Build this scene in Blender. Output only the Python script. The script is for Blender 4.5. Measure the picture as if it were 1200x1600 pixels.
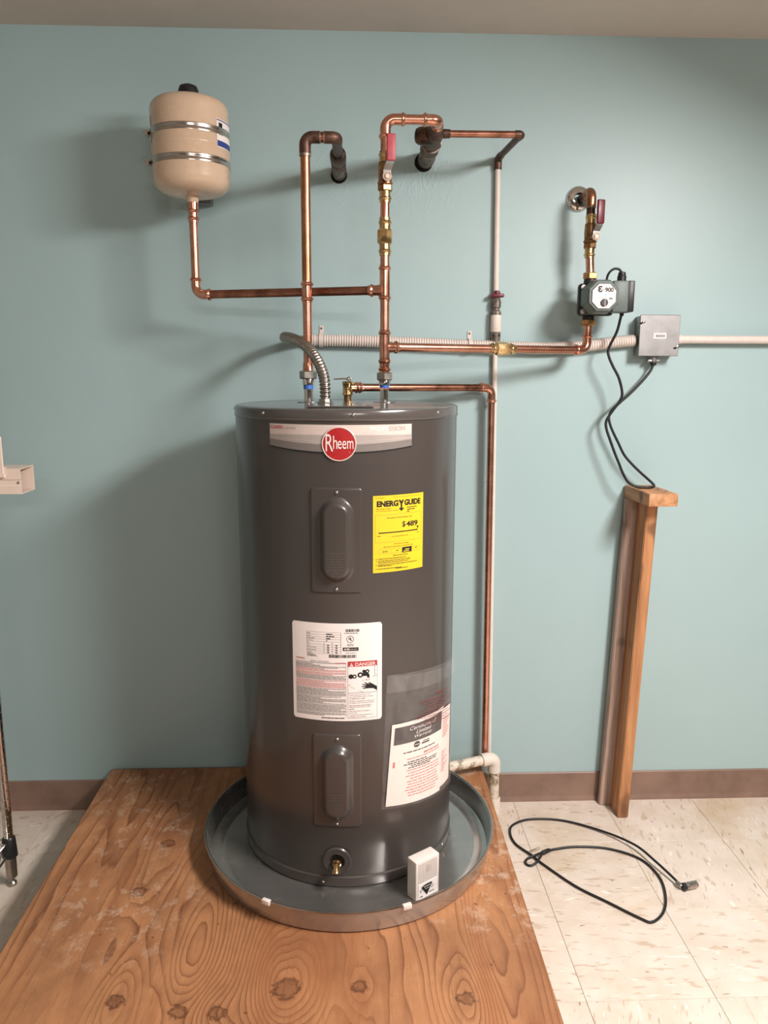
import bpy, bmesh, math, random
from mathutils import Vector, Matrix, noise

for o in list(bpy.data.objects):
    bpy.data.objects.remove(o, do_unlink=True)
S = bpy.context.scene
COL = S.collection
R = math.radians
PI = math.pi
rnd = random.Random(7)

# ------------------------------------------------------------------ camera
cam_d = bpy.data.cameras.new('camera')
cam_d.sensor_fit = 'VERTICAL'; cam_d.sensor_height = 36.0; cam_d.lens = 27.455
cam_d.clip_start = 0.05; cam_d.clip_end = 50
cam = bpy.data.objects.new('camera', cam_d); COL.objects.link(cam)
fwd = Vector((0.038269, 0.982737, -0.181009)); rgt = Vector((0.999260, -0.038343, 0.003089)); upv = Vector((0.003905, 0.180993, 0.983477))
m = Matrix.Identity(4)
for i in range(3):
    m[i][0] = rgt[i]; m[i][1] = upv[i]; m[i][2] = -fwd[i]
m[0][3], m[1][3], m[2][3] = -0.53236, -2.40732, 1.43808
cam.matrix_world = m
S.camera = cam

# ------------------------------------------------------------------ world, lamps, exposure
W = bpy.data.worlds.new('room_world'); S.world = W; W.use_nodes = True
W.node_tree.nodes['Background'].inputs[0].default_value = (0.80, 0.78, 0.74, 1)
W.node_tree.nodes['Background'].inputs[1].default_value = 0.0

def area(name, loc, sx, sy, power, col, rot=(0, 0, 0), spread=180):
    l = bpy.data.lights.new(name, 'AREA'); l.shape = 'RECTANGLE'; l.size = sx; l.size_y = sy
    l.energy = power; l.color = col; l.spread = R(spread)
    o = bpy.data.objects.new(name, l); COL.objects.link(o); o.location = loc; o.rotation_euler = rot
    return o
WARM = (1.0, 0.925, 0.89)
area('ceiling_lamp', (0.87, -1.80, 2.28), 0.34, 0.9, 44, WARM, rot=(0, R(25), 0), spread=170)
area('ceiling_lamp', (0.30, -5.40, 2.30), 1.25, 0.16, 13, WARM, rot=(R(66), 0, 0))
S.view_settings.view_transform = 'Standard'; S.view_settings.look = 'None'
S.view_settings.exposure = 1.21; S.view_settings.gamma = 1.0
S.view_settings.use_curve_mapping = False

# ------------------------------------------------------------------ materials
def nt(name):
    M = bpy.data.materials.new(name); M.use_nodes = True
    t = M.node_tree; b = t.nodes['Principled BSDF']
    return M, t, b
def N(t, kind, **kw):
    n = t.nodes.new(kind)
    for k, v in kw.items():
        if k in ('operation', 'blend_type', 'data_type', 'noise_dimensions', 'feature', 'wave_type', 'bands_direction', 'distance', 'vector_type', 'rotation_type', 'clamp', 'use_clamp', 'normalize', 'attribute_name'):
            setattr(n, k, v)
        else:
            n.inputs[k.replace('_', ' ')].default_value = v
    return n
def mth(t, op, a, b=None, c=None, clamp=False):
    n = t.nodes.new('ShaderNodeMath'); n.operation = op; n.use_clamp = clamp
    for i, v in enumerate((a, b, c)):
        if v is None: continue
        if isinstance(v, (int, float)): n.inputs[i].default_value = v
        else: t.links.new(v, n.inputs[i])
    return n.outputs[0]
def ramp(t, fac, stops):
    n = t.nodes.new('ShaderNodeValToRGB'); t.links.new(fac, n.inputs[0])
    e = n.color_ramp.elements
    while len(e) < len(stops): e.new(0.5)
    for el, (p, c) in zip(e, stops):
        el.position = p; el.color = (c[0], c[1], c[2], 1) if not isinstance(c, (int, float)) else (c, c, c, 1)
    return n.outputs[0]
def mixc(t, fac, a, b, mode='MIX'):
    n = t.nodes.new('ShaderNodeMix'); n.data_type = 'RGBA'; n.blend_type = mode
    for sock, v in ((n.inputs[0], fac), (n.inputs[6], a), (n.inputs[7], b)):
        if isinstance(v, (int, float)): sock.default_value = v
        elif isinstance(v, tuple): sock.default_value = (v[0], v[1], v[2], 1)
        else: t.links.new(v, sock)
    return n.outputs[2]
def coords(t, which='Object', scale=(1, 1, 1), loc=(0, 0, 0)):
    c = t.nodes.new('ShaderNodeTexCoord'); mp = t.nodes.new('ShaderNodeMapping')
    mp.inputs['Scale'].default_value = scale; mp.inputs['Location'].default_value = loc
    t.links.new(c.outputs[which], mp.inputs[0]); return mp.outputs[0]
def noise_t(t, vec, scale, detail=3, rough=0.5, dist=0.0):
    n = t.nodes.new('ShaderNodeTexNoise'); t.links.new(vec, n.inputs['Vector'])
    n.inputs['Scale'].default_value = scale; n.inputs['Detail'].default_value = detail
    n.inputs['Roughness'].default_value = rough; n.inputs['Distortion'].default_value = dist
    return n.outputs[0]
def bump(t, b, h, strength=0.2, dist=0.01):
    n = t.nodes.new('ShaderNodeBump'); n.inputs['Strength'].default_value = strength; n.inputs['Distance'].default_value = dist
    t.links.new(h, n.inputs['Height']); t.links.new(n.outputs[0], b.inputs['Normal'])
def s2l(c):
    return tuple((v / 255 / 12.92) if v <= 10 else (((v / 255 + 0.055) / 1.055) ** 2.4) for v in c)

MAT = {}
def plain(name, rgb, rough=0.5, metal=0.0, vary=0.12, scale=30, coat=0.0, bmp=0.0, spec=0.5, dark=None, emit=0.0, roughvar=0.08):
    """plain paint / metal / plastic with a little procedural unevenness"""
    M, t, b = nt(name)
    c = s2l(rgb)
    v = coords(t)
    n1 = noise_t(t, v, scale, 4, 0.6)
    d = s2l(dark) if dark else tuple(x * (1 - vary) for x in c)
    hi = tuple(min(1, x * (1 + vary * 0.5)) for x in c)
    colr = ramp(t, n1, [(0.32, d), (0.62, c), (0.8, hi)])
    t.links.new(colr, b.inputs['Base Color'])
    rr = mth(t, 'ADD', mth(t, 'MULTIPLY', n1, roughvar * 2), rough - roughvar, clamp=True)
    t.links.new(rr, b.inputs['Roughness'])
    b.inputs['Metallic'].default_value = metal
    b.inputs['Specular IOR Level'].default_value = spec
    b.inputs['Coat Weight'].default_value = coat; b.inputs['Coat Roughness'].default_value = 0.12
    if bmp: bump(t, b, noise_t(t, v, scale * 4, 2), bmp, 0.002)
    if emit:
        b.inputs['Emission Color'].default_value = (c[0], c[1], c[2], 1); b.inputs['Emission Strength'].default_value = emit
    MAT[name] = M
    return M
plain('copper', (226, 168, 146), 0.27, 1.0, vary=0.2, scale=14, dark=(200, 138, 114), roughvar=0.07)
plain('copper_fitting', (236, 178, 154), 0.2, 1.0, vary=0.2, scale=30, dark=(204, 136, 110))
plain('copper_tarnished', (196, 142, 108), 0.30, 1.0, vary=0.4, scale=9, dark=(136, 88, 60), roughvar=0.1)
plain('copper_old', (112, 84, 70), 0.48, 0.75, vary=0.4, scale=40, dark=(48, 38, 34), roughvar=0.15)
plain('copper_small', (176, 124, 104), 0.3, 1.0, vary=0.4, scale=18, dark=(118, 78, 62), roughvar=0.1)
plain('solder', (176, 160, 146), 0.42, 0.8, vary=0.4, scale=60, dark=(110, 96, 84))
plain('brass', (228, 198, 150), 0.22, 1.0, vary=0.25, scale=50, dark=(176, 144, 92))
plain('brass_dark', (176, 138, 100), 0.36, 1.0, vary=0.4, scale=50, dark=(116, 88, 60))
plain('brass_orange', (216, 170, 118), 0.3, 1.0, vary=0.3, scale=50, dark=(172, 122, 78))
plain('steel_nut', (176, 170, 162), 0.34, 1.0, vary=0.2, scale=60)
plain('chrome', (222, 216, 212), 0.08, 1.0, vary=0.06, scale=20, roughvar=0.03)
plain('steel_strap', (200, 190, 182), 0.2, 1.0, vary=0.12, scale=60)
plain('flex_steel', (182, 174, 166), 0.3, 1.0, vary=0.2, scale=40)
plain('galvanised', (150, 150, 148), 0.34, 0.9, vary=0.25, scale=14, dark=(112, 114, 114), roughvar=0.12)
plain('galvanised_box', (150, 149, 148), 0.4, 0.7, vary=0.14, scale=28, roughvar=0.08)
plain('jacket_grey', (68, 62, 59), 0.32, 0.0, vary=0.05, scale=3, coat=0.5, roughvar=0.03)
plain('jacket_cap', (80, 75, 72), 0.22, 0.0, vary=0.05, scale=6, coat=0.5, roughvar=0.03)
plain('screw', (206, 200, 194), 0.25, 1.0, vary=0.1, scale=80)
plain('rubber_black', (22, 22, 24), 0.5, 0.0, vary=0.2, scale=80)
plain('plastic_black', (30, 31, 33), 0.42, 0.0, vary=0.2, scale=60)
plain('hole_black', (10, 9, 9), 0.9)
plain('cast_black', (38, 39, 41), 0.45, 0.2, vary=0.3, scale=120, bmp=0.15)
plain('pump_green', (98, 110, 106), 0.5, 0.1, vary=0.12, scale=90, bmp=0.08)
plain('blue_plastic', (62, 112, 190), 0.4)
plain('tank_beige', (206, 180, 154), 0.26, 0.0, vary=0.04, scale=12, coat=0.35)
plain('pipe_cream', (222, 211, 202), 0.42, 0.0, vary=0.08, scale=30)
plain('valve_grime', (132, 122, 112), 0.5, 0.4, vary=0.5, scale=60, dark=(72, 62, 56))
plain('conduit_grey', (218, 206, 198), 0.5, 0.0, vary=0.08, scale=40)
plain('plastic_white', (226, 216, 208), 0.4, 0.0, vary=0.04, scale=40)
plain('rib_shade', (196, 186, 178), 0.5, 0.0, vary=0.05)
plain('vinyl_white', (226, 208, 194), 0.42, 0.0, vary=0.05, scale=20)
plain('handle_red', (176, 74, 84), 0.42, 0.0, vary=0.15, scale=70)
plain('handle_dark_red', (110, 34, 46), 0.36, 0.0, vary=0.2, scale=70)
plain('badge_red', (168, 38, 40), 0.3, 0.0, vary=0.06, coat=0.3)
plain('ink_red', (190, 52, 56), 0.5)
plain('ink_pink', (206, 116, 112), 0.5)
plain('ink_black', (26, 24, 24), 0.5)
plain('ink_grey', (112, 104, 100), 0.5)
plain('ink_blue', (44, 62, 132), 0.5)
plain('ink_white', (232, 222, 216), 0.45)
plain('ink_emboss', (92, 85, 80), 0.4)
plain('label_white', (238, 229, 225), 0.5, 0.0, vary=0.03)
plain('label_silver', (214, 198, 190), 0.38, 0.1, vary=0.04)
plain('label_silver_mid', (178, 168, 162), 0.36, 0.15, vary=0.05)
plain('label_silver_dark', (134, 126, 122), 0.36, 0.2, vary=0.05)
plain('label_yellow', (230, 192, 40), 0.45, 0.0, vary=0.02)
plain('paper_dark', (72, 64, 62), 0.4, 0.0, vary=0.06)
plain('paper_pink', (238, 222, 214), 0.5, 0.0, vary=0.03)
plain('led_blue', (110, 180, 255), 0.4, emit=1.1)
plain('baseboard_brown', (138, 112, 98), 0.45, 0.0, vary=0.14, scale=7, dark=(116, 92, 80))
plain('ink_film', (128, 60, 62), 0.5)
plain('ceiling_paint', (208, 200, 192), 0.85, 0.0, vary=0.03, scale=20)
plain('side_paint', (150, 154, 150), 0.7, 0.0, vary=0.04, scale=4)
plain('slab', (128, 112, 98), 0.8)
plain('wood_orange', (190, 134, 86), 0.6)

# teal painted plaster with a slight roller texture and old patching round the pipe holes
def wall_mat():
    M, t, b = nt('wall_teal')
    v = coords(t)
    big = noise_t(t, v, 1.3, 3, 0.5)
    c = ramp(t, big, [(0.3, s2l((159, 184, 186))), (0.7, s2l((164, 189, 191)))])
    t.links.new(c, b.inputs['Base Color'])
    b.inputs['Roughness'].default_value = 0.42
    fine = noise_t(t, v, 210, 2, 0.5)
    med = noise_t(t, v, 9, 4, 0.55, 0.6)
    geo = t.nodes.new('ShaderNodeTexCoord')
    mask = None
    for (px, pz, rr) in ((-0.57, 2.0, 0.14), (-0.33, 1.98, 0.15), (-0.42, 1.96, 0.1)):
        d = t.nodes.new('ShaderNodeVectorMath'); d.operation = 'DISTANCE'
        t.links.new(geo.outputs['Object'], d.inputs[0]); d.inputs[1].default_value = (px, 0, pz)
        k = mth(t, 'SUBTRACT', 1.0, mth(t, 'DIVIDE', d.outputs['Value'], rr), clamp=True)
        mask = k if mask is None else mth(t, 'MAXIMUM', mask, k)
    ridg = noise_t(t, coords(t, scale=(1.5, 1, 0.8)), 14, 2, 0.5, 1.5)
    ridge = mth(t, 'SUBTRACT', 1.0, mth(t, 'MULTIPLY', mth(t, 'ABSOLUTE', mth(t, 'SUBTRACT', ridg, 0.5)), 14.0), clamp=True)
    h = mth(t, 'ADD', mth(t, 'MULTIPLY', fine, 0.10), mth(t, 'MULTIPLY', med, 0.35))
    h = mth(t, 'ADD', h, mth(t, 'MULTIPLY', mth(t, 'MULTIPLY', ridge, mask), 0.4))
    bump(t, b, h, 0.35, 0.0035)
    MAT['wall_teal'] = M
wall_mat()

# cream vinyl composition tile with brown and grey flecks; every tile turns the flecks its own way
def tile_mat():
    M, t, b = nt('vinyl_tile')
    tc = t.nodes.new('ShaderNodeTexCoord'); oi = t.nodes.new('ShaderNodeObjectInfo')
    rot = t.nodes.new('ShaderNodeVectorRotate'); rot.rotation_type = 'Z_AXIS'
    t.links.new(tc.outputs['Object'], rot.inputs['Vector'])
    quarter = mth(t, 'MULTIPLY', mth(t, 'GREATER_THAN', oi.outputs['Random'], 0.62), PI / 2)
    ang = mth(t, 'ADD', quarter, mth(t, 'MULTIPLY', oi.outputs['Random'], 0.25))
    t.links.new(ang, rot.inputs['Angle'])
    add = t.nodes.new('ShaderNodeVectorMath'); add.operation = 'ADD'
    t.links.new(rot.outputs[0], add.inputs[0])
    cmb = t.nodes.new('ShaderNodeCombineXYZ')
    t.links.new(mth(t, 'MULTIPLY', oi.outputs['Random'], 57.0), cmb.inputs[0]); t.links.new(mth(t, 'MULTIPLY', oi.outputs['Random'], 91.0), cmb.inputs[1])
    t.links.new(cmb.outputs[0], add.inputs[1])
    def st(scale):
        mp = t.nodes.new('ShaderNodeMapping'); mp.inputs['Scale'].default_value = scale
        t.links.new(add.outputs[0], mp.inputs[0]); return mp.outputs[0]
    base = noise_t(t, st((1, 1, 1)), 9, 4, 0.6)
    col = ramp(t, base, [(0.3, s2l((204, 190, 175))), (0.7, s2l((220, 208, 196)))])
    fl = noise_t(t, st((16, 58, 1)), 1.0, 2, 0.55, 0.5)
    col = mixc(t, ramp(t, fl, [(0.60, 0.0), (0.67, 0.75)]), col, s2l((186, 164, 142)))
    f2 = noise_t(t, st((24, 90, 1)), 1.0, 1, 0.5, 0.3)
    col = mixc(t, ramp(t, f2, [(0.70, 0.0), (0.75, 0.85)]), col, s2l((146, 122, 104)))
    f3 = noise_t(t, st((20, 66, 3)), 1.0, 2, 0.5, 0.4)
    col = mixc(t, ramp(t, f3, [(0.66, 0.0), (0.72, 0.8)]), col, s2l((236, 224, 212)))
    w = noise_t(t, coords(t, 'Object'), 3.0, 3, 0.6)
    g = t.nodes.new('ShaderNodeNewGeometry')
    dirt = noise_t(t, g.outputs['Position'], 2.2, 5, 0.65, 0.4)
    col = mixc(t, ramp(t, dirt, [(0.52, 0.0), (0.72, 0.6)]), col, s2l((186, 160, 122)))
    t.links.new(col, b.inputs['Base Color'])
    t.links.new(ramp(t, dirt, [(0.3, 0.34), (0.7, 0.5)]), b.inputs['Roughness'])
    bump(t, b, noise_t(t, g.outputs['Position'], 60, 2), 0.06, 0.002)
    MAT['vinyl_tile'] = M
tile_mat()

# rotary-cut plywood: grain lines are the contours of a field stretched along y, with closed rings round the knots
KNOTS = [(-1.031, -0.979, 0.55, 0.045, 0.07), (-0.895, -1.011, 0.6, 0.06, 0.07), (-0.817, -1.015, 0.5, 0.05, 0.05),
         (-0.680, -0.955, 1.35, 0.085, 0.10), (-0.690, -0.80, 0.7, 0.12, 0.22), (-0.524, -0.955, 0.35, 0.03, 0.04), (-0.303, -0.996, 0.6, 0.06, 0.07),
         (-1.051, -0.430, 0.5, 0.06, 0.10), (-1.074, -0.631, 0.35, 0.05, 0.08), (-0.893, -0.86, -0.9, 0.05, 0.20), (-0.22, -0.86, -0.7, 0.06, 0.16)]
def plywood_mat():
    M, t, b = nt('plywood')
    v = coords(t)
    sx = t.nodes.new('ShaderNodeSeparateXYZ'); t.links.new(v, sx.inputs[0])
    X, Y = sx.outputs[0], sx.outputs[1]
    F = mth(t, 'MULTIPLY', noise_t(t, coords(t, scale=(2.7, 0.42, 1), loc=(3.3, 1.7, 0)), 1.0, 3.0, 0.5, 0.35), 3.6)
    F = mth(t, 'ADD', F, mth(t, 'MULTIPLY', X, 2.2))
    for (kx, ky, a, wx, wy) in KNOTS:
        dx = mth(t, 'DIVIDE', mth(t, 'SUBTRACT', X, kx), wx * 0.95); dy = mth(t, 'DIVIDE', mth(t, 'SUBTRACT', Y, ky), wy * 1.45)
        q = mth(t, 'ADD', mth(t, 'MULTIPLY', dx, dx), mth(t, 'MULTIPLY', dy, dy))
        F = mth(t, 'ADD', F, mth(t, 'MULTIPLY', mth(t, 'EXPONENT', mth(t, 'MULTIPLY', q, -1.0)), a * 0.8))
    wob = noise_t(t, coords(t, scale=(40, 6, 1)), 1.0, 2, 0.6)
    F = mth(t, 'ADD', F, mth(t, 'MULTIPLY', wob, 0.085))
    ph = mth(t, 'FRACT', mth(t, 'MULTIPLY', F, 7.6))
    line = ramp(t, ph, [(0.0, 0.0), (0.50, 0.12), (0.80, 0.55), (0.92, 1.0), (1.0, 0.0)])
    amt = noise_t(t, coords(t, scale=(2.2, 1.2, 1), loc=(9, 4, 0)), 1.6, 3, 0.6)
    line = mth(t, 'MULTIPLY', line, ramp(t, amt, [(0.34, 0.15), (0.56, 1.0)]))
    fib = noise_t(t, coords(t, scale=(170, 7, 1)), 1.0, 3, 0.6)
    base = mixc(t, noise_t(t, coords(t, scale=(2.6, 1.3, 1)), 1.5, 4, 0.6), s2l((162, 108, 70)), s2l((212, 156, 108)))
    base = mixc(t, mth(t, 'MULTIPLY', fib, 0.5), base, s2l((138, 94, 62)))
    col = mixc(t, mth(t, 'MULTIPLY', line, 0.9), base, s2l((108, 62, 35)))
    # reddish brown stains
    stn = noise_t(t, coords(t, scale=(1.6, 0.9, 1), loc=(2, 7, 0)), 2.4, 4, 0.65, 0.4)
    col = mixc(t, ramp(t, stn, [(0.50, 0.0), (0.66, 0.7)]), col, s2l((140, 88, 54)))
    # walked-in dirt and darker growth bands
    dr = noise_t(t, coords(t, scale=(1.0, 0.7, 1), loc=(1, 3, 0)), 6.5, 7, 0.72, 0.3)
    col = mixc(t, ramp(t, dr, [(0.44, 0.0), (0.68, 0.55)]), col, s2l((120, 80, 54)))
    bd_ = noise_t(t, coords(t, scale=(9.0, 0.8, 1), loc=(4, 1, 0)), 1.0, 4, 0.6, 0.5)
    col = mixc(t, ramp(t, bd_, [(0.52, 0.0), (0.70, 0.5)]), col, s2l((148, 92, 56)))
    st_ = noise_t(t, coords(t, scale=(260, 14, 1)), 1.0, 2, 0.6)
    col = mixc(t, ramp(t, st_, [(0.58, 0.0), (0.74, 0.45)]), col, s2l((120, 78, 50)))
    # knot hearts
    for (kx, ky, a, wx, wy) in KNOTS:
        if a < 0.3 or (kx, ky) == (-0.690, -0.80): continue
        dx = mth(t, 'DIVIDE', mth(t, 'SUBTRACT', X, kx), 0.022 if a < 1 else 0.034); dy = mth(t, 'DIVIDE', mth(t, 'SUBTRACT', Y, ky), 0.02 if a < 1 else 0.034)
        q = mth(t, 'SQRT', mth(t, 'ADD', mth(t, 'MULTIPLY', dx, dx), mth(t, 'MULTIPLY', dy, dy)))
        q = mth(t, 'ADD', q, mth(t, 'MULTIPLY', mth(t, 'SUBTRACT', noise_t(t, v, 70, 3, 0.7), 0.5), 1.5))
        k = ramp(t, q, [(0.0, 0.5), (0.45, 0.45), (0.72, 1.0), (0.86, 0.6), (1.0, 0.0)])
        col = mixc(t, mth(t, 'MULTIPLY', k, 0.85), col, s2l((82, 46, 27)))
    # dark specks, pale plaster scuffs
    sp = noise_t(t, coords(t, scale=(1, 0.6, 1)), 60, 2, 0.5)
    col = mixc(t, ramp(t, sp, [(0.73, 0.0), (0.77, 0.75)]), col, s2l((74, 48, 32)))
    sc = noise_t(t, coords(t, scale=(1, 0.8, 1), loc=(5, 5, 0)), 26, 5, 0.7)
    zone = None
    for (kx, ky, rr) in ((-1.13, -0.33, 0.24), (-0.16, -0.60, 0.30), (-1.20, -0.08, 0.28), (-1.1, -0.7, 0.25), (-0.2, -0.2, 0.25)):
        d = t.nodes.new('ShaderNodeVectorMath'); d.operation = 'DISTANCE'
        t.links.new(v, d.inputs[0]); d.inputs[1].default_value = (kx, ky, 0)
        k = mth(t, 'SUBTRACT', 1.0, mth(t, 'DIVIDE', d.outputs['Value'], rr), clamp=True)
        zone = k if zone is None else mth(t, 'MAXIMUM', zone, k)
    scm = mth(t, 'MULTIPLY', ramp(t, sc, [(0.53, 0.0), (0.64, 1.0)]), mth(t, 'POWER', zone, 0.5))
    col = mixc(t, mth(t, 'MULTIPLY', scm, 0.75), col, s2l((206, 182, 158)))
    t.links.new(col, b.inputs['Base Color'])
    b.inputs['Roughness'].default_value = 0.55
    hh = mth(t, 'ADD', mth(t, 'MULTIPLY', line, -0.6), mth(t, 'MULTIPLY', fib, 0.5))
    bump(t, b, hh, 0.22, 0.002)
    MAT['plywood'] = M
plywood_mat()

def lumber(name, light, dark, axis=2):
    M, t, b = nt(name)
    sc = [34, 34, 34]; sc[axis] = 2.2
    n1 = noise_t(t, coords(t, scale=tuple(sc)), 1.0, 4, 0.6, 0.6)
    col = ramp(t, n1, [(0.3, s2l(dark)), (0.65, s2l(light))])
    kn = noise_t(t, coords(t, scale=(10, 10, 6)), 1.0, 2)
    col = mixc(t, ramp(t, kn, [(0.60, 0.0), (0.68, 0.75)]), col, s2l(tuple(int(c * 0.62) for c in dark)))
    t.links.new(col, b.inputs['Base Color']); b.inputs['Roughness'].default_value = 0.6
    bump(t, b, n1, 0.15, 0.002)
    MAT[name] = M
lumber('lumber_post', (198, 142, 96), (142, 94, 58))
lumber('lumber_weathered', (190, 166, 152), (126, 102, 88))
lumber('lumber_board', (204, 152, 110), (146, 100, 64), axis=1)
lumber('lumber_frame', (176, 138, 98), (140, 100, 66), axis=1)

def pvc_mat():
    M, t, b = nt('pvc_grimy')
    v = coords(t)
    g = noise_t(t, coords(t, scale=(1, 1, 1)), 46, 4, 0.65, 0.3)
    big = noise_t(t, v, 16, 2)
    col = mixc(t, mth(t, 'MULTIPLY', ramp(t, g, [(0.46, 0.0), (0.58, 0.95)]), ramp(t, big, [(0.36, 0.2), (0.52, 1.0)])), s2l((218, 206, 190)), s2l((126, 112, 84)))
    t.links.new(col, b.inputs['Base Color']); b.inputs['Roughness'].default_value = 0.5
    MAT['pvc_grimy'] = M
pvc_mat()
plain('pvc_clean', (222, 212, 200), 0.42, 0.0, vary=0.06, scale=24)

def film_mat():
    M, t, b = nt('clear_film')
    v = coords(t)
    n1 = noise_t(t, coords(t, scale=(1, 1, 0.4)), 26, 3, 0.6, 0.8)
    b.inputs['Base Color'].default_value = (0.82, 0.80, 0.78, 1)
    b.inputs['Roughness'].default_value = 0.12
    t.links.new(ramp(t, n1, [(0.35, 0.03), (0.75, 0.10)]), b.inputs['Alpha'])
    b.inputs['Specular IOR Level'].default_value = 0.6
    bump(t, b, n1, 0.5, 0.01)
    MAT['clear_film'] = M
film_mat()

def pan_mat():
    M, t, b = nt('pan_steel')
    v = coords(t)
    n1 = noise_t(t, v, 7, 5, 0.65, 0.5); n2 = noise_t(t, coords(t, scale=(1, 2.2, 1)), 11, 4, 0.6, 0.4)
    col = ramp(t, n1, [(0.3, s2l((172, 170, 167))), (0.7, s2l((196, 193, 188)))])
    col = mixc(t, ramp(t, n2, [(0.64, 0.0), (0.78, 0.35)]), col, s2l((222, 216, 208)))
    t.links.new(col, b.inputs['Base Color'])
    b.inputs['Metallic'].default_value = 0.85
    t.links.new(ramp(t, n2, [(0.35, 0.15), (0.7, 0.30)]), b.inputs['Roughness'])
    MAT['pan_steel'] = M
pan_mat()

# ------------------------------------------------------------------ mesh builder
def frame(ax):
    ax = Vector(ax).normalized()
    h = Vector((0, 0, 1)) if abs(ax.z) < 0.9 else Vector((0, 1, 0))
    u = h.cross(ax).normalized(); w = ax.cross(u)
    return ax, u, w

class MB:
    def __init__(self): self.v = []; self.f = []
    def add(self, vs, fs):
        k = len(self.v); self.v += [Vector(x) for x in vs]; self.f += [tuple(i + k for i in f) for f in fs]; return self
    def lathe(self, p, ax, prof, n=28, cap=True, ph=0.0):
        """profile of (distance along the axis, radius)"""
        p = Vector(p); a, u, w = frame(ax); vs = []; fs = []
        for (t, r) in prof:
            for i in range(n):
                q = ph + 2 * PI * i / n
                vs.append(p + a * t + (u * math.cos(q) + w * math.sin(q)) * r)
        for j in range(len(prof) - 1):
            for i in range(n):
                i2 = (i + 1) % n
                fs.append((j * n + i, j * n + i2, (j + 1) * n + i2, (j + 1) * n + i))
        if cap:
            fs.append(tuple(reversed(range(n)))); fs.append(tuple(range((len(prof) - 1) * n, len(prof) * n)))
        return self.add(vs, fs)
    def cyl(self, a, b, r, n=24):
        a = Vector(a); b = Vector(b); return self.lathe(a, b - a, [(0, r), ((b - a).length, r)], n)
    def tube(self, path, r, n=14, closed=False, cap=True):
        path = [Vector(q) for q in path]; L = len(path); vs = []; fs = []
        rr = r if isinstance(r, (list, tuple)) else [r] * L
        T = []
        for i in range(L):
            if closed: d = path[(i + 1) % L] - path[i - 1]
            else: d = path[min(i + 1, L - 1)] - path[max(i - 1, 0)]
            T.append(d.normalized())
        _, u, w = frame(T[0])
        for i in range(L):
            if i:
                ax = T[i - 1].cross(T[i])
                if ax.length > 1e-7:
                    q = Matrix.Rotation(T[i - 1].angle(T[i]), 3, ax.normalized()); u = q @ u
            u = (u - T[i] * u.dot(T[i])).normalized(); w = T[i].cross(u)
            for k in range(n):
                a = 2 * PI * k / n; vs.append(path[i] + (u * math.cos(a) + w * math.sin(a)) * rr[i])
        for j in range(L if closed else L - 1):
            j2 = (j + 1) % L
            for k in range(n):
                k2 = (k + 1) % n; fs.append((j * n + k, j * n + k2, j2 * n + k2, j2 * n + k))
        if cap and not closed:
            fs.append(tuple(reversed(range(n)))); fs.append(tuple(range((L - 1) * n, L * n)))
        return self.add(vs, fs)
    def box(self, lo, hi, bev=0.0, seg=2, rot=None, piv=None):
        lo = Vector(lo); hi = Vector(hi); c = (lo + hi) / 2; s = hi - lo
        bm = bmesh.new(); bmesh.ops.create_cube(bm, size=1.0)
        for v in bm.verts: v.co = Vector((v.co.x * s.x, v.co.y * s.y, v.co.z * s.z))
        if bev: bmesh.ops.bevel(bm, geom=bm.edges[:], offset=bev, segments=seg, affect='EDGES', profile=0.5)
        pv = Vector(piv) if piv is not None else c
        vs = []
        for i, v in enumerate(bm.verts):
            v.index = i; q = v.co + c
            vs.append(pv + rot @ (q - pv) if rot is not None else q)
        fs = [tuple(v.index for v in f.verts) for f in bm.faces]; bm.free()
        return self.add(vs, fs)
    def prism(self, pts, o, U, V, d):
        """closed 2D outline extruded along UxV by d"""
        o = Vector(o); U = Vector(U).normalized(); V = Vector(V).normalized(); Nn = U.cross(V); n = len(pts)
        vs = [o + U * a + V * b for a, b in pts] + [o + U * a + V * b + Nn * d for a, b in pts]
        fs = [tuple(reversed(range(n))), tuple(range(n, 2 * n))] + [(i, (i + 1) % n, n + (i + 1) % n, n + i) for i in range(n)]
        return self.add(vs, fs)
    def build(self, name, mat, parent=None, smooth=35):
        base = Vector((0, 0, 0)); q = parent
        while q is not None: base += q.location; q = q.parent
        me = bpy.data.meshes.new(name); me.from_pydata([tuple(x - base) for x in self.v], [], self.f); me.update()
        bm = bmesh.new(); bm.from_mesh(me); bmesh.ops.recalc_face_normals(bm, faces=bm.faces[:]); bm.to_mesh(me); bm.free()
        me.materials.append(MAT[mat] if isinstance(mat, str) else mat)
        if smooth:
            me.shade_smooth(); me.set_sharp_from_angle(angle=R(smooth))
        o = bpy.data.objects.new(name, me); COL.objects.link(o); o.parent = parent
        return o

def tag(o, label, cat, group=None, kind=None):
    o['label'] = label; o['category'] = cat
    if group: o['group'] = group
    if kind: o['kind'] = kind
    return o
def thing(name, loc, label, cat, group=None):
    o = bpy.data.objects.new(name, None); COL.objects.link(o); o.location = loc; o.empty_display_size = 0.05
    return tag(o, label, cat, group)
def struct(name, mb, mat, smooth=0):
    o = mb.build(name, mat, None, smooth); o['kind'] = 'structure'; return o

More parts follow.
